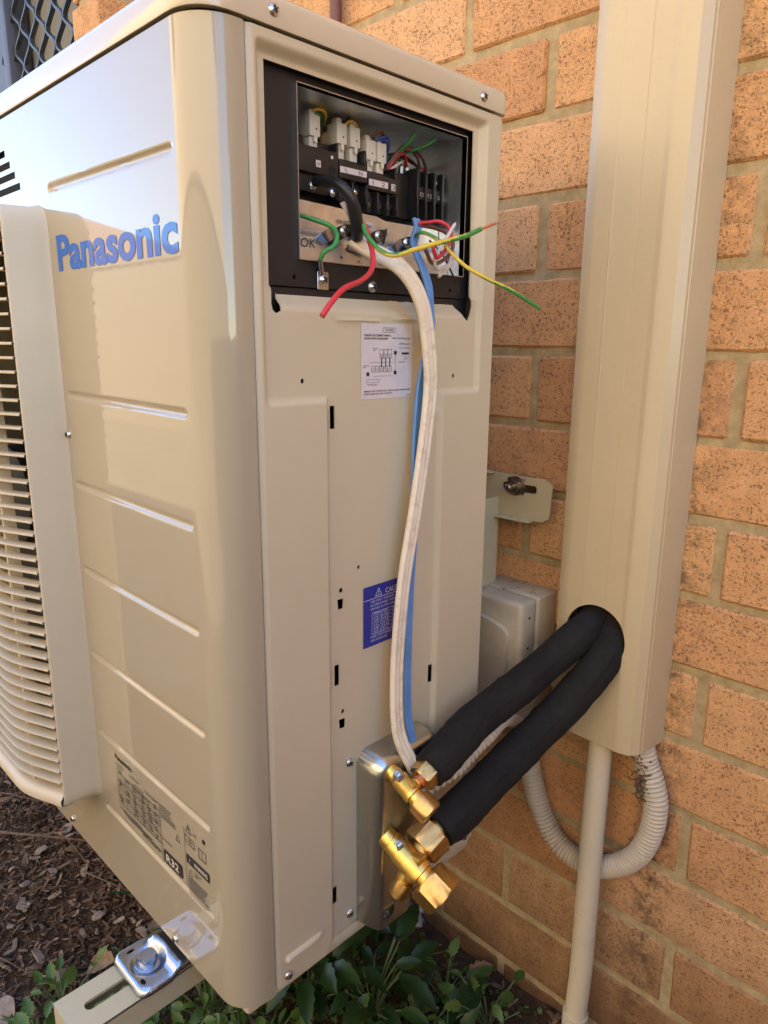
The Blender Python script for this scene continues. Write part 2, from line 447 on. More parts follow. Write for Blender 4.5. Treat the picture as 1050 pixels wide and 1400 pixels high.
def text_geo(body, size, origin, right, upv, width=None, bold=0, height=None, align='LEFT', depth=0):
    cu = bpy.data.curves.new('txt', 'FONT'); cu.body = body; cu.size = 1; cu.offset = bold; cu.resolution_u = 3; cu.align_x = align
    o = bpy.data.objects.new('txt', cu); COL.objects.link(o)
    dg = bpy.context.evaluated_depsgraph_get(); me = bpy.data.meshes.new_from_object(o.evaluated_get(dg))
    v = [tuple(p.co) for p in me.vertices]; f = [tuple(p.vertices) for p in me.polygons]
    bpy.data.objects.remove(o); bpy.data.curves.remove(cu); bpy.data.meshes.remove(me)
    if not v: return [], []
    a = np.array(v); x0, x1 = a[:, 0].min(), a[:, 0].max()
    sx = sy = size
    if width: sx = width/(x1-x0); a[:, 0] -= x0
    if height: sy = height/.73
    R, U, O = Vector(right), Vector(upv), Vector(origin)
    return [O+R*(p[0]*sx)+U*(p[1]*sy) for p in a.tolist()], f
def quad(o, r, u, w, h):
    o, r, u = Vector(o), Vector(r), Vector(u); return [o, o+r*w, o+r*w+u*h, o+u*h], [(0, 1, 2, 3)]
def frame_lines(o, r, u, w, h, tk):
    mb = MB()
    mb.add(*quad(o, r, u, w, tk)); o2 = Vector(o)+Vector(u)*(h-tk); mb.add(*quad(o2, r, u, w, tk))
    mb.add(*quad(o, r, u, tk, h)); mb.add(*quad(Vector(o)+Vector(r)*(w-tk), r, u, tk, h)); return mb.v, mb.f

# pan-head cross screw, pointing +z, shared
def screw_mesh(r=.0042, h=.0028):
    mb = MB(); mb.add(*rev((0, 0, -.0005), (0, 0, 1), [(0, r), (h*.35, r*.98), (h*.7, r*.82), (h*.95, r*.5), (h+.0005, r*.12)], 20))
    for a, b in ((r*.55, r*.11), (r*.11, r*.55)): mb.add(*bevel_box((-a, -b, h*.55), (a, b, h+.00062)), mi=1)
    return mb.mesh('screw', ['screw_steel', 'ink'], 35)
SCREW = screw_mesh()
def screw(parent, loc, axis, s=1.0, name='screw', me=None, spin=.5):
    o = bpy.data.objects.new(name, me or SCREW); link(o, parent)
    q = Vector(axis).to_track_quat('Z', 'Y'); o.rotation_mode = 'QUATERNION'
    from mathutils import Quaternion
    o.rotation_quaternion = q @ Quaternion((0, 0, 1), spin); o.location = loc; o.scale = (s, s, s); return o
exec_order = 'structure first'

# ================================================================== SETTING
# ground: one sheet, fine near the wall, coarse to the horizon
gx = lines((-60, -6, 6), (-6, -1.8, .3), (-1.8, .9, .022), (.9, 6, .4), (6, 60, 6))
gy = lines((-60, -6, 6), (-6, -1.3, .3), (-1.3, .03, .022), .3, 2, 10, 30, 60)
def gfn(x, y):
    h = 0
    if -2 < x < 1 and -1.4 < y < .05:
        h = .016*noise.noise((x*4, y*4, 0))+.008*noise.noise((x*14, y*14, 3))+.005*noise.noise((x*40, y*40, 5))
        h += .022*sstep(-.14, 0, y)
    return (x, y, h+.004)
gv, gf = grid_surface(gx, gy, gfn)
tag(MB().add(gv, gf).build('ground', 'soil', None, 60), 'dark bare soil and mulch bed below the outdoor unit', kind='structure')

# house wall: bricks laid one by one on a mortar core
wall = thing('brick_wall', 'orange sandy brick wall of the house behind the unit', 'wall', (0, 0, 0))
bottoms = [-.04, .055, .153, .248, .340, .428, .516, .602, .687, .773, .858, .945, 1.032, 1.118, 1.204, 1.290, 1.376, 1.462, 1.548, 1.634, 1.720, 1.806]
BR = random.Random(3)
variants = {}
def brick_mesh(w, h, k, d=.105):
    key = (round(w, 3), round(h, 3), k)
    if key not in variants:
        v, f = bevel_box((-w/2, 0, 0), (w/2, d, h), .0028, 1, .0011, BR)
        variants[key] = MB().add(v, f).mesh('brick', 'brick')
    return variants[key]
def lay(parent, x0, x1, ybase, phase_even, courses, rz=0, org=(0, 0)):
    for ci, zb in courses:
        zt = bottoms[ci+1]-.0100; par = ci % 2
        first = phase_even+(.1195 if par else 0)
        k0 = math.floor((x0-first)/.239); x = first+k0*.239
        while x < x1:
            a, b = max(x+.0055, x0), min(x+.239-.0055, x1)
            if b-a > .012:
                o = bpy.data.objects.new('brick', brick_mesh(round(b-a-.0005, 3), round(zt-zb, 3), BR.randint(0, 3)))
                link(o, parent); off = BR.uniform(-.0012, .0012)
                if rz: o.rotation_euler.z = rz; o.location = (org[0]+off, org[1]+(a+b)/2, zb+BR.uniform(-.0008, .0008))
                else: o.location = ((a+b)/2+BR.uniform(-.0008, .0008), ybase+off, zb+BR.uniform(-.0008, .0008))
            x += .239
# even index courses (counted so that the bottom .858 is 'even') carry a perpend at x = -.0585
courses = [(i, z) for i, z in enumerate(bottoms[:-1])]
WX0, WX1 = -.93, .95
ev = 0 if bottoms.index(.858) % 2 == 0 else .1195
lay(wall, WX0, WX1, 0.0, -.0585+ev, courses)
v, f = grid_surface(lines((WX0, WX1, .02)), lines((-.05, 1.82, .02)), lambda x, z: (x, .0032+.0018*noise.noise((x*30, 0, z*30)), z))
mb = MB().add(v, f); mb.add(*bevel_box((WX0, .02, -.05), (WX1, .12, 1.82))); mb.build('mortar', 'mortar', wall, 60)

mb = MB()
mb.add(*bevel_box((-9, .01, 1.822), (8, .25, 3.0))); mb.add(*bevel_box((.952, .002, -.05), (8, .25, 1.821))); mb.add(*bevel_box((-9, -.10, -.05), (-1.92, .25, 1.821)))
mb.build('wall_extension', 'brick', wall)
eave = thing('house_roof', 'tiled hip roof and pale eave of the house above the wall', 'roof', (-.5, 3, 3))
MB().add(*bevel_box((-9.4, -.12, 2.98), (8.4, .25, 3.02))).build('soffit', 'eave_paint', eave)
MB().add([(-9.4, -.14, 3.03), (8.4, -.14, 3.03), (8.4, 9, 3.03), (-9.4, 9, 3.03), (-5, 4.3, 5.2), (4, 4.3, 5.2)], [(0, 1, 5, 4), (1, 2, 5), (2, 3, 4, 5), (3, 0, 4), (3, 2, 1, 0)]).build('roof_tiles', 'roof_tile', eave)
MB().add(*bevel_box((-9.4, -.24, 2.96), (8.4, -.125, 3.06), .01)).build('gutter', 'eave_paint', eave)
# projecting pier with the screened window further along the wall
pier = thing('brick_pier', 'brick pier stepping forward beside the mesh screened window', 'pier', (-.92, 0, 0))
PY0 = -.11
lay(pier, -1.005, -.921, PY0, -.0585+ev+.05, [c for c in courses if c[1] > .5])
lay(pier, PY0+.001, .0, 0, -.11, [c for c in courses if c[1] > .5], rz=math.pi/2, org=(-.920, 0))
MB().add(*bevel_box((-1.0, PY0+.005, -.05), (-.9245, .1, 1.82))).build('mortar', 'mortar', pier)
win = thing('security_window', 'window with grey diamond security mesh beyond the top left of the unit', 'window', (-1.3, -.1, .9))
box('blind', (-1.9, -.045, .8), (-1.006, -.04, 1.82), 'blind', win)
box('frame', (-1.42, -.10, .8), (-1.385, -.05, 1.82), 'frame_grey', win, .003)
box('frame', (-1.9, -.06, .8), (-1.45, -.05, 1.82), 'frame_grey', win)
box('sill', (-1.9, -.13, .74), (-1.006, -.03, .8), 'frame_grey', win, .004)
dw, dh = .088, .075
for k in range(11):
    xk = -1.008-dw/2*k*.98
    pts = []
    for j in range(int(1.0/dh*2)+1):
        z = .81+j*dh/2; sgn = 1 if (j+k) % 2 else -1
        pts.append((xk+sgn*dw*.235, -.085, z))
    MB().add(*tube(pts, .0036, 4, .012, hint=(0, -1, 0), section=[(1.3, .7), (-1.3, .7), (-1.3, -.7), (1.3, -.7)])).build('mesh_strand', 'screen_dark', win)

# across the side passage: timber fence and the neighbouring house, mirrored in the glossy front panel
fence = thing('steel_fence', 'tall brown steel sheet fence across the side passage', 'fence', (-5, -4, 0))
xs = lines((-34, 12, .06)); v = []
for i_, x in enumerate(xs): v += [(x, -4.0-.014*((i_//2) % 2), 0), (x, -4.0-.014*((i_//2) % 2), 1.76)]
MB().add(v, [(2*i_, 2*i_+2, 2*i_+3, 2*i_+1) for i_ in range(len(xs)-1)]).build('sheet', 'fence_steel', fence)
box('top_rail', (-34, -4.03, 1.75), (12, -3.985, 1.79), 'fence_steel', fence)
tag(box('paving', (-34, -3.95, -.05), (12, -1.05, .012), 'paving'), 'pale concrete paving of the side passage', kind='structure')
blocker = thing('side_blocker', 'added dark timber gate closing the side passage behind the camera', 'blocker', (1.3, -2, 0))  # added out of view to darken the lower side panel and wall
for k in range(30):
    y = -3.9+k*.13; box('blocker_board', (1.30, y, .04), (1.322, y+.122, .95+.006*(k % 3)), 'blocker_wood', blocker)
for z in (.3, .8): box('blocker_rail', (1.323, -3.9, z), (1.36, -.02, z+.09), 'blocker_wood', blocker)
house = thing('neighbour_house', 'two storey cream rendered house behind the timber fence', 'house', (-2, -8, 0))
box('wall', (-7.6, -12, 0), (12, -5.2, 5.6), 'render_wall', house)
MB().add([(-7.9, -12.5, 5.55), (12.5, -12.5, 5.55), (12.5, -4.9, 5.55), (-7.9, -4.9, 5.55), (-4.5, -8.6, 7.6), (9, -8.6, 7.6)],
         [(0, 1, 5, 4), (1, 2, 5), (2, 3, 4, 5), (3, 0, 4), (3, 2, 1, 0)]).build('roof', 'roof_tile', house)
for x in (-5.6, -2.2, 1.4):
    box('window', (x, -5.21, 3.4), (x+1.3, -5.17, 4.6), 'glass_dark', house)
shed = thing('far_house', 'distant single storey house with tiled hip roof beyond the fence', 'house', (-24, -10, 0))
box('wall', (-44.5, -16, 0), (-19.5, -8.5, 2.6), 'render_wall', shed)
MB().add([(-45, -16.6, 2.55), (-19, -16.6, 2.55), (-19, -8, 2.55), (-45, -8, 2.55), (-40, -12.3, 5.6), (-28.5, -12.3, 5.6)],
         [(0, 1, 5, 4), (1, 2, 5), (2, 3, 4, 5), (3, 0, 4), (3, 2, 1, 0)]).build('roof', 'roof_tile', shed)

# ================================================================== OUTDOOR UNIT
FY, BY, ZB, ZL, SEAM, RC = -.485, -.160, .3755, 1.1525, -.4475, .030
unit = thing('air_conditioner', 'large beige outdoor air conditioner unit with its wiring cover removed', 'air conditioner', (-.43, -.32, .36))
# ---- front panel, wraps round the corner to the seam
arc = RC*math.pi/2
GROOVES = [(1.0786, 0), (.8998, 0), (.8146, 0), (.7282, 0), (.6388, 0), (.550, 0), (.4606, 0)]
def front_fn(u, z):
    # u runs along x to -RC, then round the arc, then along +y
    d = 0
    if u < -.02:
        for gz, _ in GROOVES:
            if abs(z-gz) < .012:
                dist = sdseg(u, z, -.2475, gz, -.0395, gz-.0025)
                d = .0025*(1-sstep(.0008, .0043, dist))
    if u <= -RC: p = (u, FY+d, z)
    elif u <= -RC+arc:
        a = (u+RC)/RC; p = (-RC+RC*math.sin(a), FY+RC-RC*math.cos(a), z)
    else: p = (0, FY+RC+(u+RC-arc), z)
    return p
U_END = -RC+arc+(SEAM-(FY+RC))-.0016
gu = lines((-.872, -.255, .05), -.84, -.275, (-.256, -.238, .002), (-.238, -.05, .012), (-.05, -.032, .002), (-RC, -RC+arc, arc/14), U_END, (-.365, -.31, .0055))
gz_ = [ZB, ZB+.004, ZL-.003, ZL-.0015]
zz = lines((ZB, ZL, .03), *[(g-.009, g+.008, .0012) for g, _ in GROOVES], 1.1, 1.055, .470)
LOUV = [(1.1225, -.348), (1.1113, -.3375), (1.1008, -.327), (1.0898, -.3165)]
zz = lines(*zz, *[x for z, _ in LOUV for x in (z-.003, z+.003)])
gu = lines(*gu, *[x for _, x in LOUV], -.84)
def fskip(u, z):
    if -.84 < u < -.275 and .470 < z < 1.055: return True
    for lz, lx in LOUV:
        if abs(z-lz) < .003 and -.84 < u < lx: return True
    return False
v, f = grid_surface(gu, zz, front_fn, fskip)
fp = MB().add(v, f)
# returned edges: seam flange, top flange, bottom flange
def strip(pa, pb): 
    n = len(pa); return list(pa)+list(pb), [(i, i+1, n+i+1, n+i) for i in range(n-1)]
zs2 = [ZB, ZL]
fp.add(*strip([front_fn(U_END, z) for z in zs2], [(-.014, SEAM-.0009, z) for z in zs2]))
bot = [front_fn(u, ZB) for u in gu]; inn = [(min(p[0], -.012) if p[1] > FY+.004 else p[0], p[1]+.014 if p[1] < FY+.02 else p[1], ZB+.0005) for p in bot]
fp.add(*strip(bot, inn)); fp.add(*strip([front_fn(-.872, z) for z in zs2], [(-.872, BY, z) for z in zs2]))
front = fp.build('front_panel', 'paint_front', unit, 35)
# printed logo sticker
BX, BZ, BYn = (1, 0, 0), (0, 0, 1), -.0006
MB().add(*text_geo('Panasonic', 1, (-.2435, FY-.0004, 1.0103), BX, (.0, 0, 1), width=.2095, height=.0292, bold=.034)).build('logo_lettering', 'logo_blue', front)
# rating print
pr = MB(); PYv = FY-.0005
def ft(s, x, z, w, h, bold=.0): pr.add(*text_geo(s, 1, (x, PYv, z), BX, BZ, width=w, height=h, bold=bold))
def fq(x, z, w, h): pr.add(*quad((x, PYv, z), BX, BZ, w, h))
RZ0, RZ1 = .4715, .5405
ft('Panasonic', -.2165, .5335, .036, .0058, .03)
RR = random.Random(5)
for k in range(3): fq(-.2155, .5285-.0032*k, .018-.003*k, .0007)
ft('CU-Z71XKR', -.188, .5265, .022, .0026); ft('220-240V  50Hz', -.178, .5205, .020, .0022); ft('R32 1.32kg', -.172, .5160, .018, .0022)
ft('1.32kg 2.0kW', -.155, .5240, .027, .0035)
for k in range(13):
    z = .5185-k*.0030; fq(-.2155, z, .0895, .00035 if k % 3 else .0007)
    for x in (-.212, -.196, -.180, -.164, -.150, -.138):
        (RR.random() < .7) and fq(x, z+.0009, RR.uniform(.003, .008), .0009)
for x in (-.2155, -.198, -.182, -.168, -.152, -.1265): fq(x, .4815, .0004, .038)
for k in range(3): fq(-.2155+.008*k, .4775-.0022*k, .05+.012*k, .0008)
ft('KEEP IN VENTILATED', -.192, .4735, .04, .0018); ft('8070130600A', -.166, .4695, .036, .0040)
fq(-.1265, .4625, .0005, .066); fq(-.0815, .4625, .0005, .064)
for k in range(5): fq(-.125, .5260-.003*k, RR.uniform(.016, .028), .0010)
fq(-.124, .4905, .018, .0008)
# R32 badge, warning badge
pr.add(*plate(rounded([(-.1235, .4655), (-.0885, .4655), (-.0885, .4800), (-.1235, .4800)], .003), [], lambda u, w: (u, PYv, w), .02, .0001, (0, 1, 0)))
fq(-.0795, .4905, .0385, .0095)
def tri(x, z, s, w=.0008):
    P = [Vector((x, PYv, z)), Vector((x+s, PYv, z)), Vector((x+s/2, PYv, z+s*.87))]; c_ = sum(P, Vector())/3
    q = [c_+(p-c_)*(1-2.6*w/s) for p in P]; pr.add(P+q, [(i, (i+1) % 3, 3+(i+1) % 3, 3+i) for i in range(3)])
tri(-.098, .5035, .0085); tri(-.0785, .5235, .0105); tri(-.0775, .4790, .0085)
fq(-.0738, .5262, .0012, .0035)
ft('A2L', -.0655, .5255, .0065, .0028)
pr.add(*rev((-.0475, PYv+.0001, .5285), (0, -1, 0), [(0, .0024), (.0001, .0024)], 16))
pr.add(*frame_lines((-.0795, PYv, .5120), (.96, 0, -.05), (-.1, 0, 1), .017, .0080, .0007)); fq(-.077, .5150, .011, .0007); fq(-.0715, .5125, .0007, .006)
pr.add(*frame_lines((-.0575, PYv, .5075), BX, BZ, .0125, .0105, .0007)); fq(-.0517, .5085, .0006, .009)
ft('RISK OF\nFIRE', -.0665, .4850, .011, .0022, .01)
for k in range(8): fq(-.0785, .4760-.0026*k, RR.uniform(.026, .036), .0009)
pr.build('rating_print', 'ink', front)
p2 = MB()
p2.add(*text_geo('R32', 1, (-.1185, FY-.0008, .4690), BX, BZ, width=.0235, height=.0082, bold=.02))
p2.add(*text_geo('WARNING', 1, (-.0660, FY-.0008, .4935), BX, BZ, width=.0225, height=.0042, bold=.02))
p2.add(*text_geo('!', 1, (-.0738, FY-.0008, .4930), BX, BZ, width=.0012, height=.0045))
p2.build('badge_lettering', 'ink_cream', front)['kind'] = 'stuff'
for loc in ((-.257, FY-.0004, .8615), (-.3545, FY-.0004, .3885), (-.112, FY-.0004, .3835)): screw(front, loc, (0, -1, 0), .9)

# ---- fan grille: raised frame, curved slats, ribs, fan behind
GX0, GX1, GZ0, GZ1, GY = -.852, -.263, .462, 1.066, -.5235
fr = MB()
def ring(ins, y, r): return [(p[0], y, p[1]) for p in resample(rounded(rect(GX0+ins, GX1-ins, GZ0+ins, GZ1-ins), max(.004, r), 6), .6)]
rings = [ring(-.003, FY, .024), ring(-.001, FY-.006, .024), ring(0, GY+.004, .022), ring(.0012, GY+.001, .021), ring(.0022, GY+.0005, .019), ring(.0036, GY+.001, .018), ring(.0045, GY+.004, .017), ring(.0048, FY+.004, .016)]
n = len(rings[0])
for q in rings: fr.v += q
for i in range(len(rings)-1):
    for k in range(n): fr.f.append((i*n+k, i*n+(k+1) % n, (i+1)*n+(k+1) % n, (i+1)*n+k)); fr.mi.append(0)
grille = fr.build('fan_grille', 'plastic_grille', unit, 35)
def bulge(x):
    u = min((GX1-x), (x-GX0)); return GY-.001-.022*math.sin(min(1, u/.075)*math.pi/2)**1.2
def slat_mesh():
    xs = lines((GX1-.083, GX1-.0022, .006), (GX0+.083, GX1-.083, .06), (GX0+.0105, GX0+.083, .012)); v = []; f = []
    sec = [(0, -.0004), (.0004, .0009), (.002, .0014), (.013, .0010), (.013, -.0010), (.002, -.0014), (.0004, -.0011)]
    for x in xs:
        for (dy, dz) in sec: v.append((x, bulge(x)+dy, dz))
    n = len(sec)
    for i in range(len(xs)-1):
        for k in range(n): f.append((i*n+k, i*n+(k+1) % n, (i+1)*n+(k+1) % n, (i+1)*n+k))
    return MB().add(v, f).mesh('slat', 'plastic_grille', 50)
SLAT = slat_mesh(); zs = GZ0+.036; SL = []
while zs < GZ1-.016:
    o = bpy.data.objects.new('slat', SLAT); link(o, grille); o.location.z = zs; zs += .0128
# lower lip of the grille, rounded
lipv = []; lipf = []; xs = lines((GX0+.01, GX1-.003, .009)); sec = [(0, -.012), (-.004, -.010), (-.005, -.004), (-.002, .002), (.004, .004), (.016, .003), (.016, -.012)]
for x in xs:
    for dy, dz in sec: lipv.append((x, bulge(x)+.004+dy, GZ0+.018+dz))
for i in range(len(xs)-1):
    for k in range(7): lipf.append((i*7+k, i*7+(k+1) % 7, (i+1)*7+(k+1) % 7, (i+1)*7+k))
MB().add(lipv, lipf).build('lower_lip', 'plastic_grille', grille, 50)
for x in [GX1-.0110, -.318, -.356, -.40, -.45, -.51, -.558, -.60, -.65, -.70, -.75, -.80]:
    w = .0062 if x > -.29 else .0022
    mb = MB().add(*bevel_box((x-w, bulge(x)+.010, GZ0+.012), (x+w, FY-.002 if x > -.29 else bulge(x)+.022, GZ1-.012)))
    mb.build('rib', 'plastic_grille', grille)
box('fan_housing', (-.84, -.33, .45), (-.27, -.325, 1.06), 'dark_void', unit)
mb = MB(); hub = Vector((-.557, -.40, .75))
mb.add(*rev(hub, (0, -1, 0), [(0, .07), (.05, .065), (.055, .05)], 24))
for k in range(3):
    a0 = k*2.094+.4; v = []; 
    for j in range(7):
        a = a0+j*.2
        for r in (.06, .15, .25): v.append(hub+Vector((math.cos(a)*r, -.05+.012*j, math.sin(a)*r)))
    mb.add(v, [(j*3+i, j*3+i+1, j*3+i+4, j*3+i+3) for j in range(6) for i in range(2)])
mb.build('fan', 'fan_plastic', unit, 40)
# the four dark louvre slots have a plate close behind them
box('louvre_backing', (-.85, FY+.012, 1.075), (-.28, FY+.014, 1.135), 'dark_void', unit)

# ---- side service panel
OPEN = [(-.4284, 1.137), (-.1968, 1.136), (-.1945, .983), (-.1962, .9765), (-.199, .9715), (-.201, .970), (-.2035, .9715), (-.2063, .977), (-.2125, .9865), (-.4165, .9873), (-.4195, .981), (-.4195, .976), (-.4205, .972), (-.425, .9697), (-.4283, .972), (-.4295, .9765), (-.4292, .985)]
OUT = [(SEAM, ZL), (SEAM, .3785), (-.392, .3776), (-.3865, .3800), (-.3845, .3857), (-.3450, .3870), (-.3446, .54), (-.342, .560), (-.332, .5715), (-.26, .5725), (-.250, .562), (-.2485, .400), (-.2385, .381), (-.2195, .3765), (-.2205, .385), (-.214, .3915), (-.206, .393), (-.2035, .387), (-.2000, .3845), (-.168, .3835), (-.161, .389), (-.1605, ZL)]
def slot(y0, y1, z0, z1): return rect(y0, y1, z0, z1)
HOLES = [OPEN, slot(-.3742, -.3690, .8805, .8993), slot(-.2489, -.2443, .880, .899), slot(-.3717, -.3660, .6505, .6706), slot(-.2452, -.2398, .6096, .6292), slot(-.3766, -.3710, .4230, .4417),
         [(-.3676, .7316), (-.3604, .7312), (-.3611, .7218), (-.3669, .7219)], [(-.3668, .6157), (-.3588, .6150), (-.3597, .6052), (-.3660, .6062)],
         ellipse((-.4019, .9199), .0018, .0021, 10), ellipse((-.2191, .9192), .0018, .0021, 10), ellipse((-.3424, .7557), .0017, .0020, 10), ellipse((-.3633, .7392), .0022, .0024, 12), ellipse((-.3619, .6225), .0022, .0024, 12)]
def side_h(y, z):
    s_ = min(sdbox(y, z, -.4395, -.1845, .9035, 1.1455, .004), sdbox(y, z, -.3800, -.2375, .30, 1.02, .004))
    h = -.0045*(1-sstep(-.004, .0012, s_))
    fr_ = sdbox(y, z, -.4365, -.1875, .955, 1.1425, .003)       # second step round the wiring opening
    if z > .99: h -= .0030*(1-sstep(-.0035, .001, fr_))
    if z > .970 and z < .990 and -.4225 < y < -.2035: h -= .0115*sstep(.9715, .987, z)
    for (a, b, zz0) in ((-.3665, -.3217, .9668), (-.297, -.2747, .969)):
        h += .0016*(1-sstep(.0004, .0020, sdseg(y, z, a, zz0, b, zz0)))
    h += .0034*(1-sstep(.0020, .0046, sdseg(y, z, -.4335, .4045, -.3990, .4050)))
    # slight pressed fold at the seam and rear edge
    h -= .0022*(1-sstep(0, .0035, y-SEAM)); h -= .006*(sstep(-.1665, -.1605, y))**2
    return h
def side_fn(y, z): return (side_h(y, z), y, z)
def side_grid():
    ys = lines((SEAM, -.16, .006), (-.4430, -.4325, .0013), (-.3845, -.3745, .0013), (-.243, -.2315, .0013), (-.1905, -.1805, .0013), (-.168, -.161, .0012))
    zs_ = lines((.378, 1.15, .010), (.897, .9085, .0013), (1.134, 1.149, .0014), (.964, .990, .0014), (.399, .4115, .0013))
    return [(y, z) for y in ys for z in zs_]
v, f = plate(OUT, HOLES, side_fn, .006, .0011, (-1, 0, 0), .005, side_grid)
side = MB().add(v, f).build('side_panel', 'paint_side', unit, 45)
MB().add([(-.0075, SEAM+.0005, .3785), (-.0075, SEAM+.0005, ZL), (-.0012, SEAM+.0003, ZL), (-.0012, SEAM+.0003, .3785)], [(0, 1, 2, 3)]).build('seam_flange', 'paint_side', side)
for loc, s in (((.0004, -.4345, .3874), 1), ((.0002, -.1800, .3925), .85), ((-.0042, -.3544, .5669), 1), ((-.0042, -.3549, .3995), 1)): screw(side, loc, (1, 0, 0), s)
# interior and remaining shell
sh = MB()
sh.add(*bevel_box((-.868, BY-.004, .385), (-.004, BY, 1.15)))                       # rear
sh.add(*bevel_box((-.868, FY+.012, .383), (-.010, BY-.005, .386)))                  # base
sh.build('rear_panel', 'paint_side', unit)
box('inner_bulkhead', (-.090, -.470, .392), (-.086, -.166, 1.149), 'dark_void', unit)
box('base_pan', (-.868, FY+.010, .366), (-.006, BY-.002, .382), 'paint_side', unit, .004)
# ---- lid
ld = MB(); LR = []
def lring(o, z): return [(p[0], p[1], z) for p in resample(rounded([(-.875-o, FY-o), (0+o, FY-o), (0+o, BY+o), (-.875-o, BY+o)], [.03, RC+o, .009, .009], 8), .8)]
prof = [(-.004, 1.1545), (.0018, 1.1545), (.0022, 1.1560), (.0022, 1.1690), (.0012, 1.1725), (-.0015, 1.1750), (-.006, 1.1762), (-.05, 1.1775)]
for o, z in prof: LR.append(lring(o, z))
n = len(LR[0])
for q in LR: ld.v += q
for i in range(len(LR)-1):
    for k in range(n): ld.f.append((i*n+k, i*n+(k+1) % n, (i+1)*n+(k+1) % n, (i+1)*n+k)); ld.mi.append(0)
ld.f.append(tuple(range((len(LR)-1)*n, len(LR)*n))); ld.mi.append(0)
lid = ld.build('lid', 'paint_lid', unit, 35)
for y, z in ((-.426, 1.1639), (-.196, 1.1626)): screw(lid, (.0020, y, z), (1, 0, 0), 1)
box('lid_gasket', (-.866, FY+.012, 1.150), (-.012, BY-.006, 1.158), 'dark_void', unit)

# ---- stickers on the side panel
SR, SU = (0, 1, 0), (0, 0, 1)
XL = -.0040
cl = MB().add(*quad((XL, -.3400, .9025), SR, SU, .0620, .0625)).build('wiring_label', 'label_white', side)
pr = MB(); XP = XL+.0004
def st(s, y, z, w, h, bold=0): pr.add(*text_geo(s, 1, (XP, y, z), SR, SU, width=w, height=h, bold=bold))
def sq(y, z, w, h): pr.add(*quad((XP, y, z), SR, SU, w, h))
pr.add(*frame_lines((XP, -.315, .9578), SR, SU, .0150, .0040, .0003)); st('CAUTION', -.3125, .9589, .010, .0020)
st('*ENSURE THE CORRECT WIRING', -.3368, .9545, .031, .0017, .02); st('AS SHOWN IN THE DIAGRAM', -.3368, .9520, .028, .0017, .02)
st('TABLE FOR TERMINAL SIZE', -.3040, .9525, .0230, .0014); st('STRIPPING LENGTH', -.2950, .9478, .0140, .0014); sq(-.2950, .9448, .014, .0003)
for k in range(3):
    y = -.3185+.0049*k
    pr.add(*frame_lines((XP, y, .9365), SR, SU, .0046, .0074, .00025)); sq(y, .9398, .0046, .0002); sq(y+.0019, .9290, .0010, .0078)
    pr.add(*frame_lines((XP, y+.0014, .9372), SR, SU, .0018, .0020, .0002))
for k in range(5):
    y = -.3283+.0049*k; pr.add(*frame_lines((XP, y, .9250), SR, SU, .0046, .0050, .00025)); pr.add(*frame_lines((XP, y+.0014, .9262), SR, SU, .0018, .0020, .0002))
st('INDOOR\nUNIT', -.3268, .9440, .006, .0011); st('OUTDOOR\nUNIT', -.3380, .9300, .007, .0011)
for (y, z) in ((-.2995, .9410), (-.2995, .9242), (-.3325, .9235)): pr.add(*[q for q in rev((XP, y, z), (1, 0, 0), [(0, .0018), (.0001, .0018)], 14)]); 
sq(-.2996, .9255, .0003, .014); sq(-.2915, .9395, .0090, .0017); sq(-.2870, .9360, .0003, .0035); st('CONDUCTOR', -.2955, .9325, .008, .0011); st('LINK', -.2885, .9355, .004, .0010)
sq(-.3310, .9330, .031, .00018); sq(-.3260, .9215, .022, .0002); pr.add(*frame_lines((XP, -.3345, .9165), SR, SU, .0150, .0024, .0002)); st('POWER SUPPLY', -.3330, .9140, .012, .0012)
st('*BEFORE THE CONNECTION, CHECK CABLE TYPE AND SIZE', -.3370, .9085, .057, .0014, .01); st('TO BE CONNECTED IN SAFE CONDITION', -.3370, .9062, .034, .0014, .01); st('F59435', -.2850, .9040, .006, .0012)
pr.build('label_print', 'ink', side)
bl = MB().add(*quad((XL, -.3370, .6755), SR, (0, -.0, 1), .060, .0590)).build('torque_label', 'label_blue', side)
pr = MB()
pr.add(*text_geo('CAUTION', 1, (XP, -.3090, .7235), SR, SU, width=.0290, height=.0052)); sq(-.3370, .7215, .060, .0005)
P = [Vector((XP, -.3225, .7232)), Vector((XP, -.3135, .7232)), Vector((XP, -.318, .7312))]; c_ = sum(P, Vector())/3; q = [c_+(p-c_)*.78 for p in P]
pr.add(P+q, [(i, (i+1) % 3, 3+(i+1) % 3, 3+i) for i in range(3)]); st('!', -.3184, .7242, .0009, .0040)
for k, s in enumerate(('USE ONLY TORQUE WRENCH', 'IN SPECIFIED TORQUE AS', 'STATED IN THE TABLE BELOW')): st(s, -.3280, .7180-.0036*k, .046, .0021)
for k, s in enumerate(('PIPING SIZE     TORQUE', '1/4" (6.35)   18 N.m', '3/8" (9.52)   42 N.m', '1/2" (12.7)   55 N.m', '5/8" (15.9)   65 N.m', '3/4" (19.1)   100 N.m')):
    st(s, -.3240, .7060-.0036*k, .038, .0020); sq(-.3265, .7052-.0036*k, .045, .0002)
pr.add(*frame_lines((XP, -.3265, .6868), SR, SU, .045, .0215, .0003))
for k, s in enumerate(('OVER TIGHTENING MAY CAUSE', 'GAS LEAKAGE.')): st(s, -.3280, .6835-.0036*k, .046 if k == 0 else .022, .0021)
pr.build('label_print', 'ink_white', side)

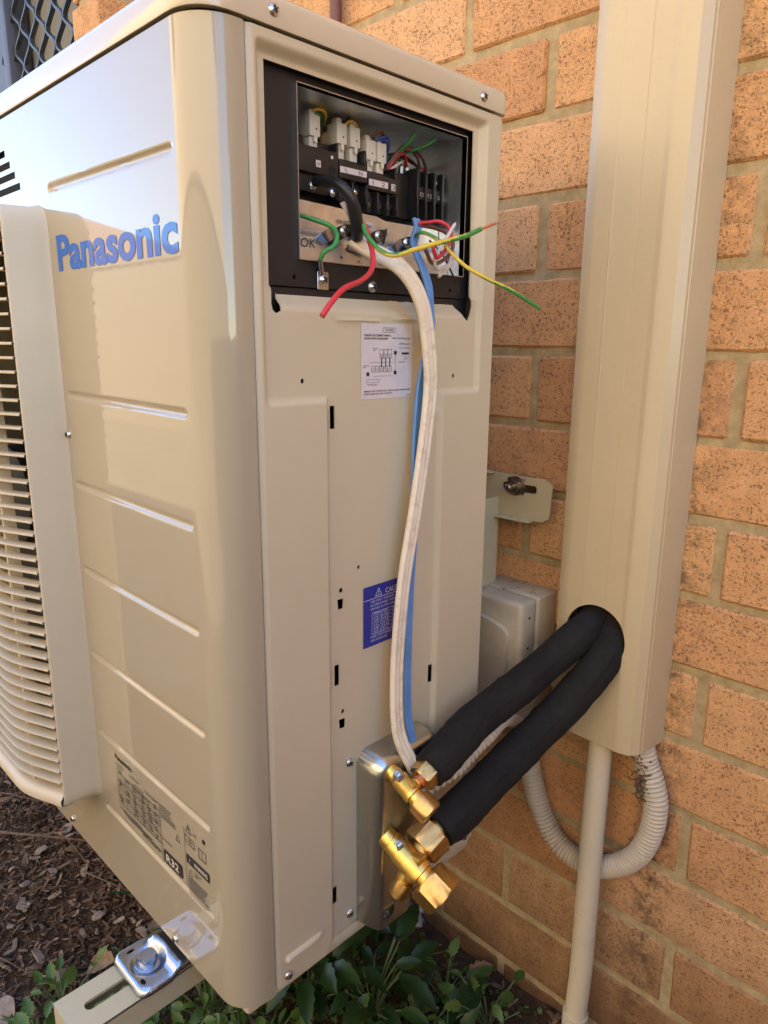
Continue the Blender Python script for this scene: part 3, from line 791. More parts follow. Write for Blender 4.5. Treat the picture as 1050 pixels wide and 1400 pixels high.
# ---- electrical control box behind the opening
XB = -.014
BO = [(-.3970, 1.0106), (-.2018, 1.0112), (-.2018, 1.1305), (-.3970, 1.1305)]
v, f = plate([(-.434, .9905), (-.190, .9905), (-.190, 1.143), (-.434, 1.143)], [BO, ellipse((-.4005, .9975), .0016, .0018, 10), ellipse((-.2160, .9975), .0016, .0018, 10)], lambda u, w: (XB, u, w), .03, .002, (-1, 0, 0), .02)
blackf = MB().add(v, f).build('black_fascia', 'black_paint', unit)
box('fascia_skirt', (-.0170, -.4335, .955), (-.0150, -.1905, .9895), 'black_paint', blackf)
screw(blackf, (XB+.0001, -.3177, .9950), (1, 0, 0), 1.15)
zb = MB(); XK = -.078
y0, y1, z0, z1 = -.3970, -.2018, 1.0108, 1.1305
zb.add([(XB+.0035, y0, z0), (XB+.0035, y1, z0), (XB+.0035, y1, z1), (XB+.0035, y0, z1), (XK, y0, z0), (XK, y1, z0), (XK, y1, z1), (XK, y0, z1)],
       [(0, 1, 5, 4), (1, 2, 6, 5), (2, 3, 7, 6), (3, 0, 4, 7), (4, 5, 6, 7)])
ebox = zb.build('control_box', 'zinc', unit)
rim = MB()
for a, b in (((y0-.0003, z0-.0007), (y1+.0003, z0)), ((y0-.0003, z1), (y1+.0003, z1+.0007)), ((y0-.0007, z0), (y0, z1)), ((y1, z0), (y1+.0007, z1))):
    rim.add(*bevel_box((XB-.001, a[0], a[1]), (XB+.0036, b[0], b[1])))
rim.build('box_rim', 'zinc_bright', ebox)
# stepped terminal shelf
v, f = plate([(y0+.0008, z0+.0006), (y1-.0008, z0+.0006), (y1-.0008, 1.0545), (-.275, 1.0545), (-.285, 1.0570), (y0+.0008, 1.0605)], [ellipse((-.3745, 1.0505), .0022, .0022, 12), ellipse((-.2735, 1.0475), .0012, .0012, 8), ellipse((-.338, 1.018), .0014, .0012, 8), ellipse((-.318, 1.016), .0010, .0010, 8)],
             lambda u, w: (-.030-.012*sstep(1.030, 1.0385, w), u, w), .006, .044, (-1, 0, 0))
MB().add(v, f).build('terminal_shelf', 'zinc', ebox, 40)
XS = -.0275
MB().add(*text_geo("OK'", 1, (-.0296, -.3812, 1.0225), SR, (0, .12, 1), width=.0165, height=.0072)).build('handwriting', 'ink', ebox)
MB().add(*quad((-.0412, -.3150, 1.0450), SR, SU, .0240, .0058)).build('shelf_sticker', 'label_white', ebox)
MB().add(*text_geo('FOR OUTDOOR UNIT ONLY', 1, (-.0408, -.3330, 1.0462), SR, SU, width=.0415, height=.0031, bold=.02)).build('shelf_print', 'ink', ebox)
# terminal blocks
def fins(mb, ys, x0, x1, z0, z1, w=.0012):
    for y in ys: mb.add(*bevel_box((x0, y-w, z0), (x1, y+w, z1), .0004, 1))
lb = MB()
lb.add(*bevel_box((-.075, -.3795, 1.0660), (-.040, -.3370, 1.0990), .0012))
lb.add(*bevel_box((-.040, -.3795, 1.0790), (-.034, -.3370, 1.0985), .0012))
lb.add(*bevel_box((-.075, -.3795, 1.0980), (-.045, -.3640, 1.1085), .0012)); lb.add(*bevel_box((-.075, -.3500, 1.0980), (-.045, -.3370, 1.1060), .0012))
lb.add(*bevel_box((-.075, -.3360, 1.0640), (-.042, -.3045, 1.0970), .0012)); lb.add(*bevel_box((-.042, -.3360, 1.0800), (-.034, -.3045, 1.0935), .001))
lb.add(*bevel_box((-.075, -.3035, 1.0590), (-.042, -.2660, 1.0930), .0012)); lb.add(*bevel_box((-.042, -.3035, 1.0760), (-.034, -.2660, 1.0885), .001))
fins(lb, [-.3355, -.3200, -.3045], -.046, -.0345, 1.0640, 1.0790); fins(lb, [-.3355, -.3045], -.056, -.0365, 1.0930, 1.1060); fins(lb, [-.3030, -.2905, -.2785, -.2668], -.046, -.0345, 1.0585, 1.0750); fins(lb, [-.3030, -.2668], -.056, -.0365, 1.0880, 1.0985)
tb = lb.build('terminal_block', 'black_plastic', unit, 40)
for y, z in ((-.3600, 1.0715), (-.3385, 1.0690), (-.3280, 1.0735), (-.3120, 1.0740), (-.2968, 1.0665), (-.2845, 1.0665), (-.2725, 1.0665)):
    screw(tb, (-.0395 if y < -.337 else -.0415, y, z), (1, 0, .25), .95, spin=RND.uniform(0, 3))
for (y, z, w, h, s) in ((-.3610, 1.0840, .0050, .0050, '='), (-.3355, 1.0842, .0300, .0046, 'L       N'), (-.3030, 1.0792, .0230, .0050, '1   2'), (-.2760, 1.0785, .0050, .0055, '3')):
    MB().add(*quad((-.0336, y, z), SR, SU, w, h)).build('terminal_tag', 'label_white', tb)
    MB().add(*text_geo(s, 1, (-.0332, y+w*.18, z+h*.16), SR, SU, width=w*.64, height=h*.68)).build('tag_lettering', 'ink', tb)
for y, z in ((-.3440, 1.0935), ): MB().add(*rev((-.0338, y, z), (1, 0, 0), [(0, .0014), (.0004, .0012)], 12)).build('lamp', 'white_plastic', tb)
for y, z in ((-.3440, 1.0835), ): MB().add(*rev((-.0339, y, z), (1, 0, 0), [(0, .0040), (.0002, .0038)], 16)).build('socket', 'dark_void', tb)
# push-on connectors
for y, z, ln in ((-.3555, 1.0995, 1), (-.3268, 1.0990, 1), (-.3118, 1.0988, 1), (-.2935, 1.0925, 1), (-.2805, 1.0925, 1)):
    mb = MB(); mb.add(*bevel_box((-.052, y-.0042, z-.004), (-.043, y+.0042, z+.010), .0008)); mb.add(*bevel_box((-.054, y-.0056, z+.0085), (-.0405, y+.0056, z+.0245), .0010))
    mb.add(*bevel_box((-.051, y-.0030, z+.0240), (-.044, y+.0030, z+.0290), .0010)); mb.add(*bevel_box((-.0406, y-.0018, z+.004), (-.0398, y+.0018, z+.0085), .0003))
    mb.build('connector', 'white_plastic', tb, 40)
    MB().add(*rev((-.0407, y+.0012, z+.014), (1, 0, 0), [(0, .0008), (.0003, .0008)], 8)).build('connector_hole', 'ink', tb)
rb = MB()
rb.add(*bevel_box((-.075, -.2655, 1.0600), (-.044, -.2430, 1.0975), .0012)); rb.add(*bevel_box((-.075, -.2430, 1.0610), (-.046, -.1870, 1.1005), .0012))
rb.add(*bevel_box((-.046, -.2415, 1.0765), (-.036, -.1870, 1.0880), .001)); fins(rb, [-.2415, -.2300, -.2185, -.2070, -.1960, -.1880], -.048, -.033, 1.0600, 1.1020, .0014)
for y in (-.2358, -.2128, -.2015): rb.add(*bevel_box((-.047, y-.0038, 1.0885), (-.038, y+.0038, 1.1035), .0008))
tb2 = rb.build('terminal_block', 'black_plastic', unit, 40)
MB().add(*text_geo('1 COM 2      3 COM C', 1, (-.0356, -.2395, 1.0798), SR, SU, width=.0490, height=.0034)).build('tag_lettering', 'label_white', tb2)
MB().add(*rev((-.0376, -.2128, 1.0945), (1, 0, 0), [(0, .0016), (.0003, .0015)], 12)).build('lamp', 'white_plastic', tb2)
for y in (-.2358, -.2243, -.2128, -.2015, -.1920): screw(tb2, (-.045, y, 1.0665), (1, 0, .3), .8, spin=y*90)
for y in (-.2395, -.2320, -.2130, -.2040): MB().add(*bevel_box((-.060, y-.0018, 1.1010), (-.056, y+.0018, 1.1085), .0004)).build('blade', 'zinc_bright', tb2)
# cable clips with screws
for y, z in ((-.3422, 1.0370), (-.3030, 1.0372), (-.2678, 1.0352)):
    c = MB().add(*tube([(-.029, y-.013, z-.007), (-.023, y-.008, z-.004), (-.0225, y, z), (-.0225, y+.008, z+.001), (-.028, y+.013, z-.001)], 1, hint=(1, 0, 0), section=[(.0008, .0048), (-.0008, .0048), (-.0008, -.0048), (.0008, -.0048)], step=.003)).build('cable_clip', 'black_plastic', ebox, 40)
    screw(ebox, (-.0222, y, z), (1, 0, 0), 1.15, spin=RND.uniform(0, 3))
for y, z in ((-.3590, 1.0340), (-.2800, 1.0320)):
    MB().add(*tube([(-.0285, y-.004, z-.006), (-.022, y-.002, z-.003), (-.0215, y+.006, z+.002)], 1, hint=(1, 0, 0), section=[(.0006, .0045), (-.0006, .0045), (-.0006, -.0045), (.0006, -.0045)], step=.002)).build('clip_tongue', 'zinc_bright', ebox, 40)
# white paper tab and back wall fixings
MB().add([(-.0280, -.3320, 1.0245), (-.0245, -.3110, 1.0190), (-.0235, -.3075, 1.0250), (-.0285, -.3260, 1.0345)], [(0, 1, 2, 3)]).build('paper_tab', 'label_white', ebox)
for y, z in ((-.372, 1.1090), (-.352, 1.1085), (-.262, 1.1080)): screw(ebox, (XK+.0002, y, z), (1, 0, 0), 1.2, spin=y*50)
MB().add(*rev((XK, -.2560, 1.0990), (1, 0, 0), [(0, .0110), (.016, .0100), (.018, .008)], 20)).build('capacitor', 'label_clear', ebox, 40)
# internal wiring inside the box
IW = [('wire_yellow', [(-.045, -.3555, 1.1270), (-.042, -.350, 1.1290), (-.046, -.340, 1.1280), (-.070, -.325, 1.1225), (-.077, -.320, 1.117)]),
      ('wire_green', [(-.048, -.354, 1.1268), (-.047, -.347, 1.1275), (-.054, -.337, 1.1265), (-.073, -.326, 1.122), (-.077, -.322, 1.117)]),
      ('wire_blue', [(-.048, -.3118, 1.1260), (-.052, -.3100, 1.1295), (-.060, -.3060, 1.1290), (-.077, -.3010, 1.1265)]),
      ('wire_brown', [(-.048, -.3268, 1.1265), (-.052, -.3210, 1.1295), (-.062, -.315, 1.1290), (-.077, -.310, 1.128)]),
      ('wire_brown', [(-.048, -.2935, 1.1200), (-.052, -.2880, 1.1240), (-.058, -.2790, 1.1235), (-.064, -.2720, 1.1170), (-.070, -.2690, 1.108)]),
      ('wire_blue', [(-.048, -.2805, 1.1200), (-.053, -.2780, 1.1230), (-.060, -.2730, 1.1200), (-.066, -.2700, 1.112)]),
      ('wire_red', [(-.058, -.2040, 1.1085), (-.062, -.2120, 1.1130), (-.066, -.2280, 1.1180), (-.068, -.2440, 1.1180), (-.066, -.2560, 1.110)]),
      ('wire_brown', [(-.058, -.2130, 1.1085), (-.061, -.2200, 1.1150), (-.064, -.2340, 1.1190), (-.066, -.2480, 1.1165), (-.064, -.2600, 1.106)]),
      ('wire_green', [(-.058, -.2395, 1.1085), (-.055, -.2440, 1.1140), (-.054, -.2520, 1.1130), (-.058, -.2600, 1.1040), (-.062, -.2640, 1.098)]),
      ('wire_white', [(-.058, -.2320, 1.1085), (-.058, -.2380, 1.1120), (-.060, -.2470, 1.1090), (-.062, -.2540, 1.1020)]),
      ('wire_black', [(-.062, -.2700, 1.0930), (-.056, -.2640, 1.1000), (-.054, -.2560, 1.1070), (-.056, -.2480, 1.1130)]),
      ('wire_red', [(-.050, -.2640, 1.1000), (-.046, -.2600, 1.1080), (-.045, -.2520, 1.1140), (-.050, -.2420, 1.1150), (-.056, -.2330, 1.1080)]),
      ('wire_brown', [(-.052, -.2660, 1.0990), (-.044, -.2580, 1.1120), (-.044, -.2450, 1.1190), (-.050, -.2260, 1.1170), (-.057, -.2135, 1.1085)]),
      ('wire_brown', [(-.050, -.2665, 1.1010), (-.043, -.2540, 1.1180), (-.046, -.2350, 1.1210), (-.052, -.2150, 1.1160), (-.057, -.2040, 1.1085)]),
      ('wire_white', [(-.052, -.2640, 1.0980), (-.048, -.2570, 1.1030), (-.049, -.2480, 1.1080), (-.055, -.2400, 1.1085)]),
      ('wire_blue', [(-.044, -.2790, 1.1190), (-.041, -.2750, 1.1200), (-.044, -.2700, 1.1140), (-.052, -.2680, 1.1020)]),
      ('wire_blue', [(-.046, -.2840, 1.1180), (-.041, -.2770, 1.1225), (-.043, -.2700, 1.1190), (-.050, -.2670, 1.1050)]),
      ('wire_brown', [(-.046, -.2925, 1.1195), (-.040, -.2870, 1.1240), (-.042, -.2780, 1.1245), (-.050, -.2700, 1.1150), (-.056, -.2690, 1.1050)]),
      ('wire_yellow', [(-.047, -.3210, 1.1200), (-.043, -.3170, 1.1270), (-.047, -.3050, 1.1260), (-.060, -.2980, 1.1200)]),
      ('wire_green', [(-.030, -.2500, 1.1290), (-.034, -.2530, 1.1220), (-.042, -.2560, 1.1160), (-.056, -.2600, 1.108)]),
      ('wire_green', [(-.030, -.2230, 1.1290), (-.034, -.2290, 1.1235), (-.044, -.2380, 1.1190), (-.058, -.2470, 1.116)])]
for m_, p_ in IW: MB().add(*tube(p_, .0014 if m_ != 'wire_black' else .0026, 8, .002)).build('internal_wire', m_, ebox, 60)

# ---- earth lead of the unit
el = MB().add(*bevel_box((-.0135, -.3790, .9895), (-.0120, -.3675, 1.0030), .0004)).build('earth_lug', 'zinc_bright', unit)
screw(el, (-.0119, -.3735, .9970), (1, 0, 0), 1.05)
EW = [(-.032, -.386, 1.0470), (-.030, -.382, 1.0457), (-.022, -.3736, 1.0422), (-.014, -.3638, 1.0379), (-.006, -.3639, 1.0307), (-.003, -.3697, 1.0216), (-.005, -.3782, 1.0165), (-.008, -.3795, 1.0111)]
def two_tone(name, path, r, parent, twist=0.5, step=.002, ph=0):
    """green insulation with a yellow stripe running along it"""
    v, f = tube(path, r, 12, step); n = 12; mb = MB(); nf = len(f)-2
    for i, q in enumerate(f):
        k = i % n; ring_i = i//n
        mi = 1 if i < nf and ((k+ph+int(ring_i*twist)) % n) < 6 else 0
        mb.f.append(q); mb.mi.append(mi)
    mb.v = [tuple(p) for p in v]; return mb.build(name, ['wire_green', 'wire_yellow'], parent, 60)
two_tone('earth_wire', EW, .0019, unit, .16, ph=4)
MB().add(*tube([(-.008, -.3795, 1.0115), (-.010, -.3775, 1.0065), (-.0115, -.3755, 1.0020)], .0022, 10, .002, rfun=lambda i, L, u: .0021+.0003*math.sin(L*3000))).build('crimp', 'zinc_bright', unit, 50)

# ---- valve holder plate (raised, yellow passivated) and service valves
def vp_x(y, z):
    d_ = -sdbox(y, z, -.3454, -.2510, .30, .5738, .018)
    return -.0068+.0300*math.sqrt(max(0, 1-(1-min(1, max(0, d_)/.0095))**2))
v, f = plate(rounded([(-.3490, .386), (-.3490, .579), (-.2480, .579), (-.2530, .545), (-.2900, .520), (-.2930, .505), (-.2950, .47), (-.2980, .386)], [.002, .014, .004, .006, .02, .006, .012, .004]),
             [rounded([(-.3375, .3975), (-.3240, .3930), (-.3180, .4010), (-.3200, .4085), (-.3340, .4115)], .004)], lambda u, w: (vp_x(u, w), u, w), .0022, .0014, (-1, 0, 0))
vpl = MB().add(v, f).build('valve_plate', 'zinc_yellow', unit, 50)
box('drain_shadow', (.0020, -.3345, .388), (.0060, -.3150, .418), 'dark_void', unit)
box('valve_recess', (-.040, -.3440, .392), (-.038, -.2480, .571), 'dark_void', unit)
v, f = plate([(-.300, .43), (-.249, .43), (-.249, .56), (-.300, .56)], [], lambda u, w: (.004, u, w), .02, .001, (-1, 0, 0)); MB().add(v, f).build('pipe_stay', 'paint_side', unit)
def valve(name, base, capdir, nut_c, nutdir, sc_, port=None):
    base = Vector(base); d = Vector(capdir).normalized(); L = Vector(capdir).length
    mb = MB(); r = .0082*sc_
    mb.add(*rev(base-d*.004, d, [(-.005, r*.86), (.003, r*.90), (.0035, r*1.0), (L*.22, r*1.0), (L*.26, r*1.14), (L*.60, r*1.18), (L*.63, r*1.26), (L*.72, r*1.26), (L*.74, r*1.02), (L*.84, r*1.02)], 24))
    mid = base+d*(L*.50); nc = Vector(nut_c); nd = Vector(nutdir).normalized()
    mb.add(*rev(mid, nc-mid, [(0, r*.8), ((nc-mid).length*.55, r*.85), ((nc-mid).length, r*1.05)], 20))
    mb.add(*bevel_box(tuple(mid+Vector((-r*1.15, -r*.5, r*.3))), tuple(mid+Vector((r*1.0, r*.5, r*1.35))), .0012))
    if port: mb.add(*rev(mid-d*.002, Vector(port), [(0, r*.72), (.012*sc_, r*.66), (.017*sc_, r*.66)], 18))
    o = mb.build(name, 'brass', unit, 40)
    MB().add(*hexnut(base+d*(L*.76), d, L*.40, r*(1.62 if port is None else 1.95))).build('valve_cap', 'brass_nut', o, 32)
    MB().add(*hexnut(nc-nd*.006*sc_, nd, .0175*sc_, r*1.85, .1)).build('flare_nut', 'brass_nut', o, 32)
    MB().add(*rev(nc+nd*.010*sc_, nd, [(0, r*1.0), (.012, r*.9), (.016, r*.8)], 20)).build('nut_collar', 'brass', o, 40)
    if port:
        pd = Vector(port).normalized(); MB().add(*hexnut(mid+pd*.0135*sc_, pd, .0125*sc_, r*.95, .5)).build('port_cap', 'brass_nut', o, 32)
    up_ = Vector((0, -.1, 1)).normalized()
    MB().add(*rev(base+d*(L*.22)+Vector((0, -.003, r*.8)), (1, -.35, .35), [(0, .0064), (.0012, .0064), (.0013, .0050), (.0050, .0048), (.006, .003)], 6)).build('holder_bolt', 'screw_steel', o)
    MB().add(*tube([base+Vector((.010, .014, .002)), base+Vector((.020, .018, .004)), base+Vector((.026, .020, -.001))], .0016, 8, .002)).build('tie', 'wire_black', o, 50)
    return o
valve('service_valve', (.0245, -.3250, .5555), (.0375, .0048, -.0205), (.0420, -.3005, .5500), (.05, .86, .42), .95)
valve('service_valve', (.0270, -.3290, .4850), (.0480, .0120, -.0320), (.0460, -.3015, .4795), (.10, .86, .42), 1.32, port=(-.30, -.32, -.9))

# ---- galvanised mounting foot with its bolt
FZ = .3605
def foot_h(x, y):
    h = 0.0
    d = sdbox(x, y, -.140, -.101, -.5165, -.40, .012)
    h += .0062*sstep(-.500, -.489, y)*(1-sstep(-.002, .006, sdbox(x, y, -.150, -.098, -.60, -.3, .004)))       # steps up towards the case
    h -= .0040*(1-sstep(.0125, .0185, math.hypot(x+.1305, y+.5065)))                                             # dished seat
    e = sdbox(x, y, -.1625, -.0985, -.5305, -.40, .012); h -= .0045*sstep(-.0035, 0, e)**2
    return h
v, f = plate(rounded([(-.1625, -.470), (-.1625, -.5305), (-.0985, -.5305), (-.0985, -.470)], [.001, .012, .012, .001], 8), [ellipse((-.1520, -.5140), .0022, .0040, 12), ellipse((-.1110, -.5215), .0040, .0022, 12), ellipse((-.1430, -.5020), .0018, .0050, 12)],
             lambda u, w: (u, w, FZ+foot_h(u, w)), .0024, .003, (0, 0, -1))
foot = MB().add(v, f).build('mounting_foot', 'zinc_bright', unit, 60)
mb = MB(); mb.add(*rev((-.1305, -.5065, FZ-.0038), (0, 0, 1), [(0, .0125), (.0018, .0125), (.0022, .0115)], 24)); mb.add(*hexnut((-.1305, -.5065, FZ-.0016), (0, 0, 1), .0085, .0092, .25))
mb.add(*rev((-.1305, -.5065, FZ-.045), (0, 0, 1), [(0, .0045), (.045, .0045)], 10)); mb.build('foot_bolt', 'zinc_bright', foot, 32)

# ================================================================== WALL BRACKET
brk = thing('wall_bracket', 'pale green grey steel wall bracket carrying the outdoor unit', 'bracket', (-.1, -.03, .36))
AX0, AX1, AZ = -.1560, -.1040, .3520
v, f = plate([(AX0, -.5880), (AX1, -.5880), (AX1, -.03), (AX0, -.03)], [rounded(rect(-.1362, -.1252, -.5690, -.4300), .0054, 6)], lambda u, w: (u, w, AZ), .02, .0028, (0, 0, -1), .01)
mb = MB().add(v, f)
for x in (AX0, AX1-.0025): mb.add(*bevel_box((x, -.5880, AZ-.028), (x+.0025, -.03, AZ-.0005), .0006))
mb.add(*bevel_box((AX0+.0026, -.5880, AZ-.028), (AX1-.0026, -.5856, AZ-.003)))
mb.build('arm', 'paint_bracket', brk)
mb = MB(); mb.add(*bevel_box((-.1350, -.0300, .53), (-.0800, -.0275, .7620), .0008)); mb.add(*bevel_box((-.0825, -.0600, .53), (-.0800, -.0302, .7620), .0006)); mb.add(*bevel_box((-.1350, -.0600, .30), (-.1325, -.0302, .7620), .0006)); mb.add(*bevel_box((-.1320, -.0300, .30), (-.1200, -.0275, .529), .0006))
mb.build('upright', 'paint_bracket', brk)
v, f = plate([(-.60, .7385), (-.0720, .7385), (-.0180, .7385), (-.0080, .7450), (-.0065, .7840), (-.0160, .7915), (-.60, .7915)], [rounded(rect(-.0780, -.0270, .7715, .7815), .0049, 6)], lambda u, w: (u, -.0260, w), .03, .0025, (0, 1, 0), .01)
mb = MB().add(v, f); mb.add(*bevel_box((-.60, -.0385, .7370), (-.0300, -.0262, .7392), .0006)); mb.add(*bevel_box((-.60, -.0385, .7905), (-.0900, -.0262, .7925), .0006))
mb.build('rail', 'paint_bracket', brk)
bt = MB(); bt.add(*rev((-.0575, -.0262, .7785), (0, -1, 0), [(0, .0122), (.0016, .0122), (.0018, .0105)], 24)); bt.add(*hexnut((-.0575, -.0280, .7785), (0, -1, 0), .0070, .0086, .2)); bt.add(*rev((-.0575, -.0345, .7785), (0, -1, 0), [(0, .0045), (.010, .0043), (.011, .003)], 14))
bt.build('anchor_bolt', 'bolt_dark', brk, 32)
box('spacer', (-.0700, -.0262, .7680), (-.0450, 0, .7880), 'bolt_dark', brk)

# ================================================================== PIPE DUCT
duct = thing('pipe_duct', 'tall beige pipe cover duct on the brick wall with a round hole', 'duct', (.08, -.03, .5))
DP = [(.0180, -.0005), (.0185, -.010), (.0240, -.0455), (.0280, -.0530), (.0340, -.0565), (.0420, -.0585), (.0560, -.0592), (.0605, -.0592), (.0610, -.0594), (.0615, -.0594), (.0620, -.0592), (.0884, -.0594), (.0887, -.0590), (.0892, -.0590), (.0896, -.0594), (.1090, -.0596), (.1150, -.0610), (.1200, -.0606), (.1316, -.0572), (.1385, -.0483), (.1390, -.0440), (.1398, -.0432), (.1446, -.0005)]
def dp(u):
    i = min(len(DP)-2, max(0, int(u))); t_ = u-i; a, b = DP[i], DP[i+1]; return a[0]+(b[0]-a[0])*t_, a[1]+(b[1]-a[1])*t_
# unrolled parameter: arc length
AL = [0]
for a, b in zip(DP, DP[1:]): AL.append(AL[-1]+math.hypot(b[0]-a[0], b[1]-a[1]))
def unroll(s):
    for i in range(len(AL)-1):
        if s <= AL[i+1]+1e-9:
            u = (s-AL[i])/(AL[i+1]-AL[i]); a, b = DP[i], DP[i+1]; return a[0]+(b[0]-a[0])*u, a[1]+(b[1]-a[1])*u
    return DP[-1]
def s_of_x(x):   # arc position of the front face at x
    for i in range(5, len(DP)-1):
        if DP[i][0] <= x <= DP[i+1][0]: return AL[i]+(x-DP[i][0])/(DP[i+1][0]-DP[i][0])*(AL[i+1]-AL[i])
HC = (s_of_x(.0800), .6305); DZ0, DZ1 = .5033, 2.3
def duct_grid(): return [(-1.0, -1.0)]
ol = [(s, DZ0) for s in AL]+[(s, DZ1) for s in AL[::-1]]
v, f = plate(ol, [ellipse(HC, .0370, .0370, 48)], lambda s, z: (*unroll(s), z), .03, .0022, (0, 1, 0), .2, duct_grid, [((s_, DZ0), (s_, DZ1)) for s_ in AL[1:-1]])
dcv = MB().add(v, f).build('cover', 'paint_duct', duct, 22)
box('back_plate', (.0200, -.0012, .5050), (.1425, -.0004, 2.3), 'paint_duct', duct)
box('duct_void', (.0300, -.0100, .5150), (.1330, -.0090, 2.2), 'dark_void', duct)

# ================================================================== PIPES
UP = [(.0440, -.2960, .5540), (.0430, -.2740, .5600), (.0400, -.2200, .5745), (.0420, -.1600, .5850), (.0500, -.1100, .6030), (.0640, -.0720, .6290), (.0690, -.0400, .6430), (.070, -.022, .66)]
LW = [(.0490, -.2840, .4860), (.0530, -.2500, .4975), (.0590, -.1500, .5290), (.0760, -.1000, .5640), (.0900, -.0740, .5960), (.0955, -.0500, .6200), (.0950, -.0300, .645)]
def hose(name, path, r, label):
    th = thing(name, label, 'pipe', path[0], 'insulated refrigerant pipes')
    rr = random.Random(len(label))
    def rf(i, L, u): return r*(1+.018*math.sin(L*70+r*900)+.010*noise.noise((L*60, r*100, 0)))*(1-.10*(1-sstep(0, .012, L)))
    v, f = tube(path, r, 28, .004, rfun=rf, cap=False)
    v = [p+Vector((noise.noise(p*55), noise.noise(p*55+Vector((9, 0, 0))), noise.noise(p*55+Vector((0, 9, 0)))))*.0012+Vector((noise.noise(p*190), noise.noise(p*190+Vector((5, 0, 0))), noise.noise(p*190+Vector((0, 5, 0)))))*.0006 for p in v]
    body = MB().add(v, f)
    # open cut end: annulus + bore
    P = even(catmull(path, .002), .004); d = (P[1]-P[0]).normalized()
    body.add(*rev(P[0], d, [(0, r*.90), (-.0006, r*.80), (-.0004, r*.45), (.02, r*.42)], 28))
    o = body.build('foam_sleeve', 'foam_black', th, 50)
    MB().add(*rev(P[0]-d*.018, d, [(0, r*.36), (.06, r*.36)], 18)).build('copper_pipe', 'copper', th, 50)
    # lengthwise slit seam of the foam
    F = frames(P); sp = [p+(a*math.cos(1.0)+b*math.sin(1.0))*(r*.985) for p, (t_, a, b) in zip(P, F)]
    MB().add(*tube(sp[2:-3], .0012, 6, .004, rfun=lambda i, L, u: .0012+.0005*math.sin(i*1.7), smooth_path=False)).build('sleeve_seam', 'foam_black', o, 60)
    return th
hose('insulated_pipe', UP, .0192, 'upper black foam insulated pipe from small brass valve to duct')
hose('insulated_pipe', LW, .0205, 'lower thicker black foam insulated pipe from large brass valve to duct')
def corrugated(path, r, pitch, depth, sides=24):
    return tube(path, r, sides, pitch/6, rfun=lambda i, L, u: r-depth*(.5+.5*math.cos(2*math.pi*i/6))**2, cap=True)
th = thing('corrugated_tube', 'thin grey corrugated tube running between the black insulated pipes', 'tube', (.02, -.25, .53))
MB().add(*corrugated([(.0150, -.3000, .5060), (.0380, -.2600, .5290), (.0400, -.2450, .5330), (.0405, -.2200, .5420), (.0400, -.1950, .5480), (.0300, -.1600, .5450), (.0150, -.1200, .5250), (.0000, -.08, .50), (-.0120, -.05, .47)], .0076, .0066, .0026, 18)).build('tube_wall', 'conduit_grey', th, 50)
th = thing('corrugated_conduit', 'dirty grey corrugated conduit looping below the beige duct to the isolator', 'conduit', (.08, -.03, .31))
CPTH = [(.1200, -.0220, .5600), (.1245, -.0200, .5250), (.1275, -.0185, .5050), (.1350, -.0175, .4800), (.1440, -.0175, .4600), (.1515, -.0175, .4322), (.1490, -.0175, .3920), (.1371, -.0175, .3566), (.1144, -.0170, .3278), (.0819, -.0165, .3070), (.0508, -.0165, .3050), (.0226, -.0165, .3180), (-.0010, -.0170, .3525), (-.0195, -.0190, .4095), (-.0260, -.0250, .4500), (-.0260, -.0340, .5000)]
MB().add(*corrugated(CPTH, .0140, .0052, .0030)).build('conduit_wall', 'conduit_grey', th, 55)
mb = MB()
cr = random.Random(11)
for k in range(40):
    p = Vector((.136+cr.uniform(-.005, .005), -.030+cr.uniform(-.004, .004), .452+cr.uniform(-.012, .035))); mb.add(*tube([p, p+Vector((cr.uniform(-.006, .006), cr.uniform(-.004, .004), cr.uniform(-.007, .007))), p+Vector((cr.uniform(-.01, .01), cr.uniform(-.006, .004), cr.uniform(-.012, .012)))], cr.uniform(.0004, .0012), 5, .004))
mb.build('web_debris', 'twig', th)
th = thing('drain_pipe', 'cream plastic drain pipe dropping from the duct to the ground', 'pipe', (.0875, -.038, 0))
MB().add(*tube([(.0885, -.0380, .56), (.0880, -.0385, .45), (.0880, -.0390, .33), (.0890, -.0395, .18), (.0870, -.0395, .10), (.0860, -.0395, -.03)], .0140, 28, .02)).build('pipe_wall', 'pvc_cream', th, 60)
MB().add(*tube([(.0865, -.0395, .100), (.0860, -.0395, -.03)], .0162, 28, .02)).build('pipe_socket', 'pvc_cream', th, 60)
th = thing('red_pole', 'thin dark red painted pipe on the wall above the lid', 'pipe', (-.402, -.012, 1.2))
MB().add(*tube([(-.402, -.0130, .9), (-.402, -.0130, 1.4), (-.402, -.0130, 1.9)], .0085, 16, .2)).build('pipe_wall', 'pole_red', th, 60)
box('saddle', (-.416, -.012, 1.60), (-.388, -.0005, 1.615), 'pole_red', th)

